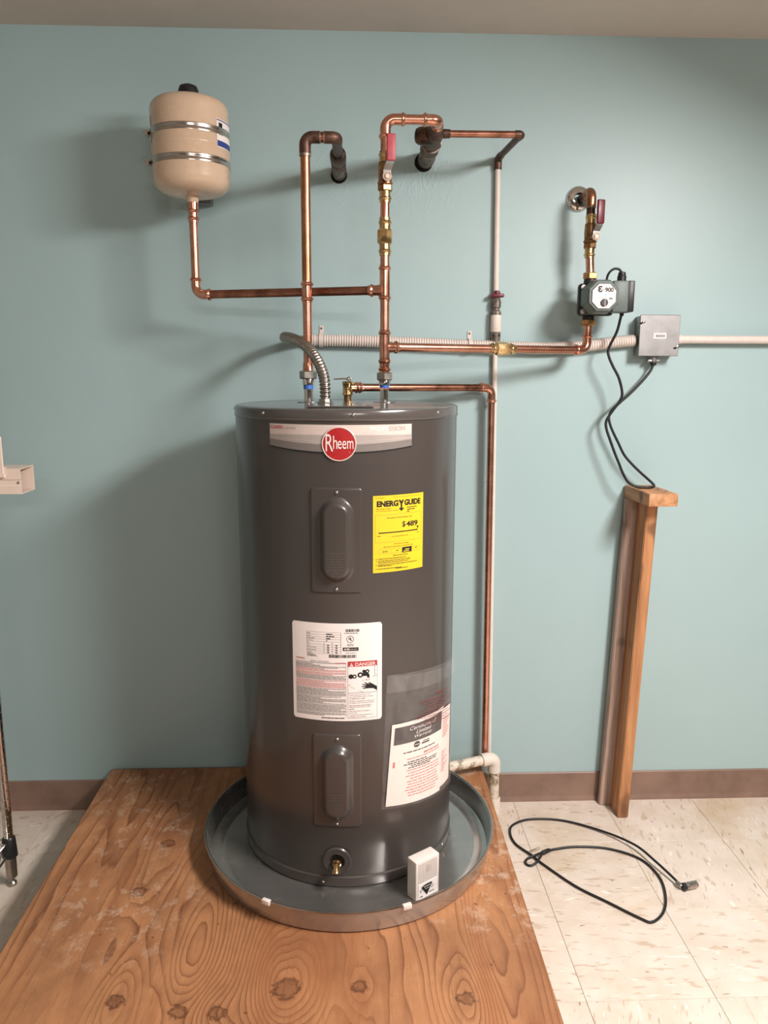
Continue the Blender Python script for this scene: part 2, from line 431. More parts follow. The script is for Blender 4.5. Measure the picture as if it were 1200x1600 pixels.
def fillet(pts, rad, n=8):
    pts = [Vector(q) for q in pts]; out = [pts[0]]
    for i in range(1, len(pts) - 1):
        a, b, c = pts[i - 1], pts[i], pts[i + 1]
        d1 = (a - b).normalized(); d2 = (c - b).normalized(); ang = d1.angle(d2)
        if ang > PI - 0.02: out.append(b); continue
        t = min(rad / math.tan(ang / 2), (a - b).length * 0.499, (c - b).length * 0.499); rr = t * math.tan(ang / 2)
        ctr = b + (d1 + d2).normalized() * (rr / math.sin(ang / 2))
        s = b + d1 * t - ctr; e = b + d2 * t - ctr; tot = s.angle(e); ax = s.cross(e).normalized()
        for k in range(n + 1): out.append(ctr + Matrix.Rotation(tot * k / n, 3, ax) @ s)
    out.append(pts[-1]); return out
def spline(pts, per=8, closed=False):
    pts = [Vector(q) for q in pts]; n = len(pts); out = []
    for i in range(n if closed else n - 1):
        g = lambda k: pts[k % n] if closed else pts[max(0, min(n - 1, k))]
        p0, p1, p2, p3 = g(i - 1), g(i), g(i + 1), g(i + 2)
        for k in range(per):
            t = k / per
            out.append(0.5 * ((2 * p1) + (p2 - p0) * t + (2 * p0 - 5 * p1 + 4 * p2 - p3) * t * t + (3 * p1 - p0 - 3 * p2 + p3) * t ** 3))
    if not closed: out.append(pts[-1])
    return out
def resample(path, step):
    path = [Vector(q) for q in path]; out = [path[0]]; acc = 0.0
    for a, b in zip(path, path[1:]):
        L = (b - a).length
        if L < 1e-9: continue
        d = step - acc
        while d <= L: out.append(a + (b - a) * (d / L)); d += step
        acc = (L - (d - step))
    return out

# text outlines from the built-in font, as flat triangles
TXT = {}
def text_geo(s, bold=0.0, shear=0.0):
    key = (s, bold, shear)
    if key in TXT: return TXT[key]
    cu = bpy.data.curves.new('t', 'FONT'); cu.body = s; cu.size = 1.0; cu.offset = bold; cu.shear = shear; cu.resolution_u = 4
    o = bpy.data.objects.new('t', cu); COL.objects.link(o)
    dg = bpy.context.evaluated_depsgraph_get(); dg.update()
    me = bpy.data.meshes.new_from_object(o.evaluated_get(dg))
    vs = [(v.co.x, v.co.y) for v in me.vertices]; fs = [tuple(p.vertices) for p in me.polygons]
    bpy.data.objects.remove(o); bpy.data.curves.remove(cu); bpy.data.meshes.remove(me)
    x0 = min(v[0] for v in vs); x1 = max(v[0] for v in vs); y0 = min(v[1] for v in vs); y1 = max(v[1] for v in vs)
    TXT[key] = ([(a - x0, b - y0) for a, b in vs], fs, x1 - x0, y1 - y0)
    return TXT[key]

class Print:
    """flat print laid on a surface map fn(u, v, offset)"""
    def __init__(self, fn, off=0.0006): self.fn = fn; self.off = off; self.m = {}
    def mb(self, ink): return self.m.setdefault(ink, MB())
    def text(self, ink, s, x, y, h, w=None, align='L', bold=0.0, shear=0.0, off=None):
        vs, fs, tw, th = text_geo(s, bold, shear); k = h / th; kx = (w / tw) if w else k
        W_ = tw * kx; x0 = x - (W_ / 2 if align == 'C' else W_ if align == 'R' else 0)
        self.mb(ink).add([self.fn(x0 + a * kx, y + b * k, off or self.off) for a, b in vs], fs)
    def poly(self, ink, pts, off=None):
        self.mb(ink).add([self.fn(a, b, off or self.off) for a, b in pts], [tuple(range(len(pts)))])
    def strip(self, ink, x0, x1, lo, hi, n=24, off=None):
        f = lambda q, x: q(x) if callable(q) else q
        vs = []; fs = []
        for i in range(n + 1):
            x = x0 + (x1 - x0) * i / n
            vs.append(self.fn(x, f(lo, x), off or self.off)); vs.append(self.fn(x, f(hi, x), off or self.off))
            if i: k = 2 * i; fs.append((k - 2, k, k + 1, k - 1))
        self.mb(ink).add(vs, fs)
    def rect(self, ink, x0, y0, x1, y1, off=None, n=None):
        self.strip(ink, x0, x1, y0, y1, n or max(1, int(abs(x1 - x0) / 0.012)), off)
    def frame(self, ink, x0, y0, x1, y1, t=0.0006):
        self.rect(ink, x0, y0, x1, y0 + t); self.rect(ink, x0, y1 - t, x1, y1); self.rect(ink, x0, y0, x0 + t, y1); self.rect(ink, x1 - t, y0, x1, y1)
    def disc(self, ink, x, y, r, n=32, off=None, rin=None):
        if rin is None:
            K = max(1, int(r / 0.008)); vs = [self.fn(x, y, off or self.off)]; fs = []
            for j in range(1, K + 1):
                for k in range(n):
                    a = 2 * PI * k / n; q = r * j / K; vs.append(self.fn(x + q * math.cos(a), y + q * math.sin(a), off or self.off))
                    k2 = (k + 1) % n
                    if j == 1: fs.append((0, 1 + k, 1 + k2))
                    else: b0 = 1 + (j - 2) * n; fs.append((b0 + k, b0 + n + k, b0 + n + k2, b0 + k2))
            self.mb(ink).add(vs, fs)
        else:
            vs = []; fs = []
            for k in range(n):
                a = 2 * PI * k / n; vs.append(self.fn(x + r * math.cos(a), y + r * math.sin(a), off or self.off)); vs.append(self.fn(x + rin * math.cos(a), y + rin * math.sin(a), off or self.off))
                j = (k + 1) % n; fs.append((2 * k, 2 * j, 2 * j + 1, 2 * k + 1))
            self.mb(ink).add(vs, fs)
    def words(self, ink, x0, x1, y, h, word=0.006, gap=0.0012):
        """a line of print too small to read: word-long dashes"""
        x = x0
        while x < x1 - word * 0.3:
            w = min(word * rnd.uniform(0.4, 1.5), x1 - x); self.rect(ink, x, y, x + w, y + h, n=1); x += w + gap
    def build(self, parent, name='printing'):
        for ink, mb in self.m.items(): mb.build(name, ink, parent, 0)['kind'] = 'stuff'

# ================================================================== the room
XL, XR, YB, ZC = -2.40, 3.30, -7.60, 2.371
def bxm(lo, hi): return MB().box(lo, hi)
struct('wall_back', bxm((XL, 0, -0.02), (XR, 0.1, ZC)), 'wall_teal')
struct('wall_left', bxm((XL - 0.1, YB, -0.02), (XL, 0.1, ZC)), 'side_paint')
struct('wall_right', bxm((XR, YB, -0.02), (XR + 0.1, 0.1, ZC)), 'side_paint')
struct('wall_rear', bxm((XL - 0.1, YB - 0.1, -0.02), (XR + 0.1, YB, ZC)), 'side_paint')
struct('ceiling', bxm((XL - 0.1, YB - 0.1, ZC), (XR + 0.1, 0.1, ZC + 0.08)), 'ceiling_paint')
floor = struct('floor', bxm((XL - 0.1, YB - 0.1, -0.06), (XR + 0.1, 0.1, -0.0025)), 'slab')
T = 0.3048
xs = [XL] + [n * T for n in range(-7, 11)] + [XR]; ys = [0.0] + [-0.2463 - n * T for n in range(0, 24)] + [YB]
tile_cache = {}
far = MB()                                             # rows behind the camera: joined
g = 0.00045
for i in range(len(xs) - 1):
    for j in range(len(ys) - 1):
        w = xs[i + 1] - xs[i]; d = ys[j] - ys[j + 1]; key = (round(w, 3), round(d, 3))
        if j > 9:
            far.box((xs[i] + g, ys[j + 1] + g, -0.0024), (xs[i + 1] - g, ys[j] - g, 0.0)); continue
        if key not in tile_cache:
            o = MB().box((-w / 2 + g, -d / 2 + g, -0.0024), (w / 2 - g, d / 2 - g, 0.0), 0.0005, 1).build('vinyl_tile', 'vinyl_tile', floor, 0)
            tile_cache[key] = o.data
        else:
            o = bpy.data.objects.new('vinyl_tile', tile_cache[key]); COL.objects.link(o); o.parent = floor
        o.location = ((xs[i] + xs[i + 1]) / 2, (ys[j] + ys[j + 1]) / 2, 0)
far.build('vinyl_tile_field', 'vinyl_tile', floor, 0)['kind'] = 'stuff'
bb = MB(); prof = [(0, 0), (-0.011, 0), (-0.0105, 0.006), (-0.006, 0.013), (-0.0045, 0.02), (-0.0045, 0.098), (-0.002, 0.1016), (0, 0.1016)]
bb.prism([(a, b) for a, b in prof], (XL, 0, 0), (0, 1, 0), (0, 0, 1), XR - XL)
struct('baseboard_back', bb, 'baseboard_brown', 30)

# ================================================================== plywood platform
PX0, PX1, PY0, PY1, PZ = -1.330, -0.115, -1.42, -0.013, 0.145
plat = thing('plywood_platform', (0, 0, 0), 'low plywood platform with knots and plaster scuffs under the drain pan', 'platform')
MB().box((PX0, PY0, PZ - 0.018), (PX1, PY1, PZ), 0.0015, 1).build('plywood_sheet', 'plywood', plat, 0)
for (a, b) in (((PX0 + 0.012, PY0 + 0.012, 0), (PX0 + 0.05, PY1 - 0.012, PZ - 0.018)), ((PX1 - 0.05, PY0 + 0.012, 0), (PX1 - 0.012, PY1 - 0.012, PZ - 0.018)),
               ((PX0 + 0.05, PY0 + 0.012, 0), (PX1 - 0.05, PY0 + 0.05, PZ - 0.018)), ((PX0 + 0.05, PY1 - 0.05, 0), (PX1 - 0.05, PY1 - 0.012, PZ - 0.018)),
               ((-0.74, PY0 + 0.05, 0), (-0.702, PY1 - 0.05, PZ - 0.018))):
    MB().box(a, b, 0.002, 1).build('frame_board', 'lumber_frame', plat, 0)

# ================================================================== drain pan
PC = (-0.548, -0.413, PZ); PR = 0.396
pan = thing('drain_pan', PC, 'round galvanised drain pan on the plywood under the water heater', 'drain pan')
pz = PZ
prof = [(0.0, PR - 0.018), (0.004, PR - 0.012), (0.058, PR - 0.002), (0.0600, PR - 0.003), (0.0585, PR - 0.006), (0.005, PR - 0.0155), (0.003, PR - 0.022), (0.0026, PR - 0.045), (0.0042, PR - 0.05), (0.003, PR - 0.055), (0.0026, 0.05), (0.0026, 0.001)]
mb = MB(); mb.lathe((PC[0], PC[1], pz + 0.0005), (0, 0, 1), prof, 96, cap=False)
mb.lathe((PC[0], PC[1], pz + 0.0005), (0, 0, 1), [(0, 0.001), (0, PR - 0.018)], 96, cap=False)
mb.build('pan_body', 'pan_steel', pan, 40)
mb = MB(); mb.tube([(PC[0] + (PR - 0.002) * math.cos(2 * PI * k / 120), PC[1] + (PR - 0.002) * math.sin(2 * PI * k / 120), pz + 0.0605) for k in range(120)], 0.0026, 8, closed=True)
mb.build('rolled_rim', 'steel_strap', pan)
for th in (-0.513 , 0.49 - 0.14):
    c = Vector((PC[0] + PR * math.sin(th), PC[1] - PR * math.cos(th), pz + 0.058)); rot = Matrix.Rotation(th, 3, 'Z')
    o = MB().box(c + Vector((-0.011, -0.005, -0.006)), c + Vector((0.011, 0.006, 0.0065)), 0.002, 2, rot, c).build('rim_clip', 'plastic_white', pan); o['label'] = 'white clip on the pan rim'

# ================================================================== water heater
HX, HY, HR = -0.5505, -0.350, 0.2865
HB, HT = PZ + 0.0045, 1.345
heater = thing('water_heater', (HX, HY, HB), 'tall grey cylindrical water heater with red round badge and yellow energy label', 'water heater')
def hfn(s, z, off=0.0):
    a = s / HR; r = HR + off
    return Vector((HX + r * math.sin(a), HY - r * math.cos(a), z))
D2S = HR * PI / 180
mb = MB(); mb.lathe((HX, HY, 0), (0, 0, 1), [(HB + 0.004, HR - 0.004), (0.172, HR), (0.6, HR), (1.0, HR), (1.321, HR)], 128, cap=False)
mb.build('jacket', 'jacket_grey', heater, 40)
mb = MB(); mb.lathe((HX, HY, 0), (0, 0, 1), [(HB, 0.20), (HB, HR + 0.0005), (0.152, HR + 0.0022), (0.172, HR + 0.0022), (0.176, HR + 0.0032), (0.179, HR + 0.0012), (0.180, HR - 0.001)], 128, cap=False)
mb.build('base_ring', 'jacket_grey', heater, 30)
prof = [(1.3195, HR - 0.001), (1.3200, HR + 0.0022), (1.3225, HR + 0.0036), (1.325, HR + 0.0018), (1.3270, HR + 0.0022), (1.3400, HR + 0.0022), (1.3440, HR + 0.0004), (1.3462, HR - 0.004), (1.3472, HR - 0.009),
        (1.3462, HR - 0.015), (1.3466, HR - 0.022), (1.349, 0.2), (1.3515, 0.1), (1.352, 0.001)]
mb = MB(); mb.lathe((HX, HY, 0), (0, 0, 1), prof, 128, cap=False)
mb.build('top_cap', 'jacket_cap', heater, 35)
def screw(parent, s_deg, z, off=0.0022, r=0.0042):
    p = hfn(s_deg * D2S, z, off - 0.001); a = R(s_deg); ax = Vector((math.sin(a), -math.cos(a), 0))
    mb = MB().lathe(p, ax, [(0, r), (0.0015, r), (0.0032, r * 0.75), (0.004, r * 0.35), (0.004, 0.0003)], 12)
    return mb.build('screw', 'screw', parent)
for d in (-87, -42, 3.4, 49.3, 92): screw(heater, d, 1.335)
for d in (-12.8, 62): screw(heater, d, 0.163)

def access_panel(cd, zlo, zhi, blo, bhi):
    cs = cd * D2S; hw = 0.0612; zc = (zlo + zhi) / 2; hh = (zhi - zlo) / 2; bz = (blo + bhi) / 2; bh = (bhi - blo) / 2; bw = 0.041
    def h(u, v):
        rx = max(0, abs(u) - (hw - 0.010)); rz = max(0, abs(v) - (hh - 0.010)); d = 0.010 - math.hypot(rx, rz)   # distance in from a rounded rectangle
        if d < 0: return None
        e = min(1, d / 0.0035); t = 0.0042 * math.sin(e * PI / 2)
        vv = v + zc - bz; dz = max(0, abs(vv) - (bh - bw)); q = bw - math.hypot(u, dz)
        k = min(1, max(0, q / 0.0185)); k = k * k * (3 - 2 * k)
        return t + 0.0165 * k
    nu, nv = 64, 120; vs = []; fs = []; idx = {}
    for j in range(nv + 1):
        for i in range(nu + 1):
            u = -hw + 2 * hw * i / nu; v = -hh + 2 * hh * j / nv; q = h(u, v)
            if q is None:
                rx = abs(u) - (hw - 0.010); rz = abs(v) - (hh - 0.010); L = math.hypot(rx, rz)
                u = math.copysign(hw - 0.010 + rx / L * 0.010, u); v = math.copysign(hh - 0.010 + rz / L * 0.010, v); q = 0.0
            idx[i, j] = len(vs); vs.append(hfn(cs + u, zc + v, q - 0.0006))
    for j in range(nv):
        for i in range(nu): fs.append((idx[i, j], idx[i + 1, j], idx[i + 1, j + 1], idx[i, j + 1]))
    o = MB().add(vs, fs).build('access_panel', 'jacket_grey', heater, 60)
    o['label'] = 'raised grey access cover plate with a rounded boss'
    screw(o, cd + 0.3, zhi - 0.011, 0.0045); screw(o, cd - 0.1, zlo + 0.011, 0.0045)
    pr = Print(hfn, 0.0209)
    for k, w in enumerate((0.040, 0.026, 0.038, 0.022, 0.03, 0.036, 0.036, 0.014)):
        pr.words('ink_emboss', cs - w / 2, cs + w / 2, blo + 0.075 - k * 0.0066, 0.0018, 0.006, 0.001)
    pr.build(o, 'embossed_text')
access_panel(-4.6, 0.918, 1.1695, 0.943, 1.147)
access_panel(-5.2, 0.315, 0.563, 0.336, 0.538)

# badge banner
def bs(d): return d * D2S
ban = MB()
b0, b1 = bs(-38.1), bs(32.1); bm_ = (b0 + b1) / 2; bw_ = (b1 - b0) / 2
low = lambda x: 1.2485 + 0.0115 * ((x - bm_) / bw_) ** 2
P_ = Print(hfn, 0.0006)
P_.strip('label_silver', b0, b1, low, 1.312, 48)
banner = P_.m['label_silver'].build('badge_banner', 'label_silver', heater, 40); banner['label'] = 'pale silver nameplate banner'
P_ = Print(hfn, 0.0010)
P_.strip('label_silver_mid', b0, b1, lambda x: low(x) + 0.001, lambda x: 1.2895 - 0.002 * abs((x - bm_) / bw_), 48)
P_.strip('label_silver_dark', b0, b1, low, lambda x: 1.2665 + 0.010 * abs((x - bm_) / bw_) ** 1.5, 48, off=0.0014)
P_.strip('label_silver', b0, b1, lambda x: 1.2795 - 0.012 * (1 - abs((x - bm_) / bw_)) ** 2, lambda x: 1.2802 - 0.012 * (1 - abs((x - bm_) / bw_)) ** 2, 48, off=0.0016)
P_.strip('ink_black', b0, b1, lambda x: low(x) - 0.0012, lambda x: low(x) + 0.0016, 48, off=0.0018)
P_.text('ink_red', 'CLASSIC', b0 + 0.003, 1.3005, 0.0078, 0.0385, bold=0.02)
P_.text('label_silver_mid', 'series', b0 + 0.0445, 1.3005, 0.0068, 0.029)
P_.text('ink_white', 'PROFE', bs(11.0), 1.2975, 0.0108, 0.043, bold=0.03)
P_.text('label_silver_mid', 'SSION', bs(11.0) + 0.0455, 1.2975, 0.0108, 0.041, bold=0.01)
P_.build(banner)
# round red badge
bc, bz_ = bs(-3.1), 1.2690
P_ = Print(hfn, 0.0028); P_.disc('badge_red', bc, bz_, 0.0372, 48)
badge = P_.m['badge_red'].build('round_badge', 'badge_red', heater, 50); badge['label'] = 'round red maker badge with pale lettering'
mbr = MB(); mbr.tube([hfn(bc + 0.0378 * math.cos(2 * PI * k / 64), bz_ + 0.0378 * math.sin(2 * PI * k / 64), 0.0022) for k in range(64)], 0.0015, 8, closed=True)
mbr.build('badge_rim', 'label_silver', badge)
P_ = Print(hfn, 0.0034)
P_.text('ink_white', 'R', bc - 0.0300, bz_ - 0.0165, 0.0390, 0.0170, bold=0.0)
P_.text('ink_white', 'h', bc - 0.0130, bz_ - 0.0110, 0.0300, 0.0095, bold=0.0)
P_.text('ink_white', 'eem', bc - 0.0025, bz_ - 0.0110, 0.0185, 0.0350, bold=0.0)
P_.text('label_silver_mid', '®', bc + 0.022, bz_ - 0.0200, 0.0030)
P_.build(badge, 'lettering')

# yellow energy label
E0, E1, EZ0, EZ1 = bs(12.45), bs(39.65), 0.9645, 1.148
P_ = Print(hfn, 0.0006); P_.rect('label_yellow', E0, EZ0, E1, EZ1)
en = P_.m['label_yellow'].build('energy_label', 'label_yellow', heater, 40); en['label'] = 'yellow energy cost label'
P_ = Print(hfn, 0.0010); EW, EH = E1 - E0, EZ1 - EZ0
ex = lambda u: E0 + EW * u
ez = lambda v: EZ1 - EH * v
def etext(s, u, v, h, w=None, al='L', bold=0.0, ink='ink_black', off=None): P_.text(ink, s, ex(u), ez(v), h * EH, w * EW if w else None, al, bold, off=off)
etext('ENERG', 0.065, 0.145, 0.078, 0.40, bold=0.05); etext('GUIDE', 0.585, 0.145, 0.078, 0.345, bold=0.05)
P_.poly('ink_black', [(ex(0.468), ez(0.067)), (ex(0.505), ez(0.067)), (ex(0.540), ez(0.105)), (ex(0.540), ez(0.19)), (ex(0.510), ez(0.19)), (ex(0.510), ez(0.12))])
P_.poly('ink_black', [(ex(0.582), ez(0.067)), (ex(0.545), ez(0.067)), (ex(0.510), ez(0.105)), (ex(0.540), ez(0.12))])
P_.poly('ink_black', [(ex(0.475), ez(0.178)), (ex(0.5), ez(0.170)), (ex(0.527), ez(0.186)), (ex(0.555), ez(0.170)), (ex(0.58), ez(0.178)), (ex(0.527), ez(0.215))])
etext('U.S. Government', 0.04, 0.034, 0.012, 0.16); etext('Federal law prohibits removal of this label before consumer purchase', 0.36, 0.034, 0.012, 0.60)
etext('Water Heater - Electric', 0.05, 0.178, 0.014, 0.28); etext('Tank Size (Storage Capacity): 50 gallons', 0.05, 0.205, 0.014, 0.42)
P_.words('ink_black', ex(0.64), ex(0.86), ez(0.178), 0.0020, 0.008); P_.words('ink_black', ex(0.64), ex(0.82), ez(0.205), 0.0020, 0.008); P_.words('ink_black', ex(0.64), ex(0.70), ez(0.230), 0.0020, 0.008)
P_.frame('ink_grey', ex(0.04), ez(0.605), ex(0.955), ez(0.245), 0.0004)
etext('Estimated Yearly Energy Cost', 0.50, 0.305, 0.024, 0.50, 'C')
etext('$', 0.54, 0.430, 0.082, 0.070, bold=0.012); etext('489', 0.625, 0.425, 0.072, 0.245, bold=0.03)
P_.rect('ink_black', ex(0.10), ez(0.488), ex(0.875), ez(0.474)); P_.rect('ink_grey', ex(0.10), ez(0.50), ex(0.103), ez(0.45)); P_.rect('ink_grey', ex(0.872), ez(0.50), ex(0.875), ez(0.45))
P_.poly('ink_black', [(ex(0.85), ez(0.432)), (ex(0.90), ez(0.432)), (ex(0.875), ez(0.470))])
etext('$489', 0.85, 0.525, 0.014, 0.05); P_.words('ink_black', ex(0.08), ex(0.15), ez(0.525), 0.0014, 0.004)
etext('Cost Range of Similar Models', 0.50, 0.545, 0.017, 0.33, 'C')
etext('First Hour Rating', 0.53, 0.648, 0.021, 0.29, 'C'); etext('(How much hot water you get in the first hour of use)', 0.48, 0.678, 0.020, 0.58, 'C')
P_.frame('ink_grey', ex(0.11), ez(0.755), ex(0.93), ez(0.695), 0.0003); P_.rect('ink_grey', ex(0.335), ez(0.755), ex(0.337), ez(0.695))
P_.rect('ink_black', ex(0.545), ez(0.762), ex(0.745), ez(0.690))
P_.rect('label_yellow', ex(0.60), ez(0.727), ex(0.69), ez(0.715), 0.0016); P_.rect('label_yellow', ex(0.57), ez(0.75), ex(0.68), ez(0.738), 0.0016)
P_.words('ink_black', ex(0.17), ex(0.28), ez(0.732), 0.0018, 0.006); P_.words('ink_black', ex(0.43), ex(0.47), ez(0.73), 0.0018, 0.006); P_.words('ink_black', ex(0.82), ex(0.86), ez(0.722), 0.0018, 0.006)
P_.words('ink_black', ex(0.36), ex(0.66), ez(0.79), 0.0015, 0.008)
for v, a, b, dot in ((0.825, 0.09, 0.62, 1), (0.852, 0.09, 0.74, 1), (0.875, 0.09, 0.68, 0), (0.902, 0.09, 0.86, 1), (0.918, 0.09, 0.36, 0), (0.955, 0.09, 0.54, 1), (0.966, 0.42, 0.66, 0)):
    P_.words('ink_black', ex(a), ex(b), ez(v), 0.0016, 0.008)
    if dot: P_.disc('ink_black', ex(0.06), ez(v) + 0.0009, 0.0012, 8)
P_.build(en)

# white rating and warning label
A0, A1, AZ0, AZ1 = bs(-27.2), bs(16.95), 0.5975, 0.8440
AW, AH = A1 - A0, AZ1 - AZ0; cr = 0.006
P_ = Print(hfn, 0.0006)
def cut(x): d = max(0, cr - min(x - A0, A1 - x)); return cr - math.sqrt(max(0, cr * cr - d * d))
xsamp = 60
P_.strip('label_white', A0, A1, lambda x: AZ0 + cut(x), lambda x: AZ1 - cut(x), xsamp)
ra = P_.m['label_white'].build('rating_label', 'label_white', heater, 40); ra['label'] = 'white rating and danger label'
P_ = Print(hfn, 0.0010)
ax_ = lambda u: A0 + AW * u
az_ = lambda v: AZ1 - AH * v
cu_ = lambda px: ax_((px - 65) / 1045.0)          # label pixels, 1045 x 1150 across
cv_ = lambda py: az_((py - 75) / 1150.0)
ink = 'ink_black'
for y in (180, 208, 236, 262, 290, 322, 350, 376, 402, 428): P_.rect('ink_grey', cu_(240), cv_(y + 1), cu_(640), cv_(y - 1))
P_.rect('ink_grey', cu_(448), cv_(428), cu_(451), cv_(290)); P_.rect('ink_grey', cu_(542), cv_(428), cu_(545), cv_(290)); P_.rect('ink_grey', cu_(640), cv_(428), cu_(643), cv_(180))
for k, (s, w) in enumerate((('Model No.', 50), ('Serial No.', 50), ('Manufacture Date', 95), ('Cap. U.S. Gals.', 75), ('Phase', 30), ('Volts AC', 42), ('Upper Element Watts', 112), ('Lower Element Watts', 112), ('Total Watts', 60))):
    P_.text(ink, s, cu_(244), cv_(204 + 27.5 * k), 0.0030, AW * w / 1045)
for k, w in enumerate((70, 98, 60, 12)): P_.words(ink, cu_(475), cu_(475 + w), cv_(206 + 26 * k), 0.0024, 0.008)
for k in range(4):
    P_.words(ink, cu_(485), cu_(508), cv_(338 + 27 * k), 0.0024, 0.008); P_.words(ink, cu_(580), cu_(602), cv_(338 + 27 * k), 0.0024, 0.008)
def barcode(x0, x1, y0, y1):
    x = x0
    while x < x1:
        w = rnd.choice((3, 4, 6, 9)); P_.rect(ink, cu_(x), cv_(y1), cu_(min(x + w, x1)), cv_(y0), n=1); x += w + rnd.choice((3, 4, 6))
barcode(505, 815, 438, 474); barcode(695, 850, 140, 172)
P_.words(ink, cu_(680), cu_(830), cv_(190), 0.0014, 0.006)
for k in range(4): P_.words('ink_grey', cu_(250), cu_(330 + 14 * k), cv_(440 + 9 * k), 0.0012, 0.005)
P_.disc(ink, cu_(745), cv_(255), 0.0086, 32, rin=0.0076); P_.text(ink, 'U', cu_(728), cv_(262), 0.0068, 0.0042, bold=0.04); P_.text(ink, 'L', cu_(748), cv_(272), 0.0068, 0.0040, bold=0.04)
P_.words('ink_grey', cu_(712), cu_(782), cv_(318), 0.0015, 0.006); P_.words('ink_grey', cu_(712), cu_(782), cv_(334), 0.0015, 0.006)
P_.rect(ink, cu_(662), cv_(392), cu_(838), cv_(352)); P_.text('ink_white', 'AHRI', cu_(672), cv_(384), 0.0050, 0.0140, bold=0.04, off=0.0014); P_.text('ink_white', 'CERTIFIED', cu_(746), cv_(380), 0.0028, 0.0165, off=0.0014)
P_.words('ink_grey', cu_(695), cu_(812), cv_(418), 0.0012, 0.006)
P_.text('ink_red', 'WARNING', cu_(108), cv_(511), 0.0040, 0.0235, bold=0.02); P_.text(ink, 'ELECTRIC WATER HEATER', cu_(285), cv_(528), 0.0028, 0.046); P_.text('ink_red', 'CAUTION', cu_(578), cv_(546), 0.0036, 0.0250, bold=0.02)
y = 538; k = 0
while y < 1165:
    inkk = 'ink_pink' if (605 < y < 690 or 735 < y < 830) else 'ink_grey'
    x1 = 695 if rnd.random() < 0.7 else rnd.uniform(380, 660)
    P_.words(inkk, cu_(106), cu_(x1 - (90 if 540 < y < 575 else 0)), cv_(y + 5), 0.0013, 0.010, 0.0010); y += 13.2 if k % 7 else 17; k += 1
P_.text(ink, '!', cu_(150), cv_(970), 0.003, 0.001); P_.words(ink, cu_(412), cu_(690), cv_(1196), 0.0022, 0.010)
P_.rect('ink_grey', cu_(696), cv_(1190), cu_(698), cv_(535))
# danger box
P_.frame('ink_grey', cu_(716), cv_(1196), cu_(1054), cv_(516), 0.0006)
P_.rect('ink_red', cu_(716), cv_(578), cu_(1054), cv_(516)); P_.text('ink_white', 'DANGER', cu_(800), cv_(571), 0.0088, AW * 235 / 1045, bold=0.02, off=0.0014)
P_.poly('ink_white', [(cu_(738), cv_(574)), (cu_(778), cv_(574)), (cu_(758), cv_(532))], 0.0014); P_.text('ink_red', '!', cu_(756), cv_(571), 0.005, 0.0012, off=0.0018)
P_.rect('ink_grey', cu_(716), cv_(892), cu_(1054), cv_(888))
for (x, y_, r_) in ((752, 694, .0058), (792, 694, .0052), (858, 678, .0068), (900, 638, .0042), (938, 640, .0052)): P_.disc(ink, cu_(x), cv_(y_), r_, 16)
for (x, y_, r_) in ((792, 694, .0022), (858, 678, .0030), (938, 640, .0020)): P_.disc('label_white', cu_(x), cv_(y_), r_, 12, 0.0014)
P_.poly(ink, [(cu_(850), cv_(660)), (cu_(940), cv_(655)), (cu_(962), cv_(675)), (cu_(965), cv_(716)), (cu_(938), cv_(716)), (cu_(934), cv_(692)), (cu_(850), cv_(696))])
P_.rect(ink, cu_(912), cv_(660), cu_(926), cv_(640))
P_.text('ink_red', 'HOT', cu_(918), cv_(748), 0.0040, 0.011)
P_.poly('ink_grey', [(cu_(718), cv_(800)), (cu_(905), cv_(738)), (cu_(905), cv_(742)), (cu_(718), cv_(804))]); P_.poly('ink_grey', [(cu_(745), cv_(815)), (cu_(900), cv_(888)), (cu_(892), cv_(888)), (cu_(743), cv_(818))])
P_.rect('ink_grey', cu_(1024), cv_(690), cu_(1028), cv_(580)); P_.poly('ink_grey', [(cu_(1000), cv_(706)), (cu_(1052), cv_(690)), (cu_(1052), cv_(695)), (cu_(1000), cv_(711))])
P_.poly(ink, [(cu_(1050), cv_(875)), (cu_(1050), cv_(826)), (cu_(1000), cv_(792)), (cu_(960), cv_(770)), (cu_(950), cv_(776)), (cu_(968), cv_(796)), (cu_(908), cv_(766)), (cu_(904), cv_(774)), (cu_(938), cv_(798)), (cu_(880), cv_(786)), (cu_(880), cv_(794)), (cu_(930), cv_(812)), (cu_(872), cv_(812)), (cu_(874), cv_(820)), (cu_(926), cv_(826)), (cu_(884), cv_(836)), (cu_(888), cv_(844)), (cu_(950), cv_(842)), (cu_(1010), cv_(846))])
for k, s in enumerate(('Water temperature over 125°F', 'can cause severe burns instantly', 'or death from scalds.', 'Children, disabled and elderly are', 'at highest risk of being scalded.', 'See instruction manual before', 'setting temperature at water', 'heater.', 'Feel water before bathing or', 'showering.', 'Temperature limiting valves are', 'available, see manual.')):
    P_.text(ink, s, cu_(732), cv_(922 + k * 21 + (k > 2) * 10 + (k > 4) * 8 + (k > 7) * 6 + (k > 9) * 6), 0.0029, AW * len(s) * 8.7 / 1045)
P_.build(ra)

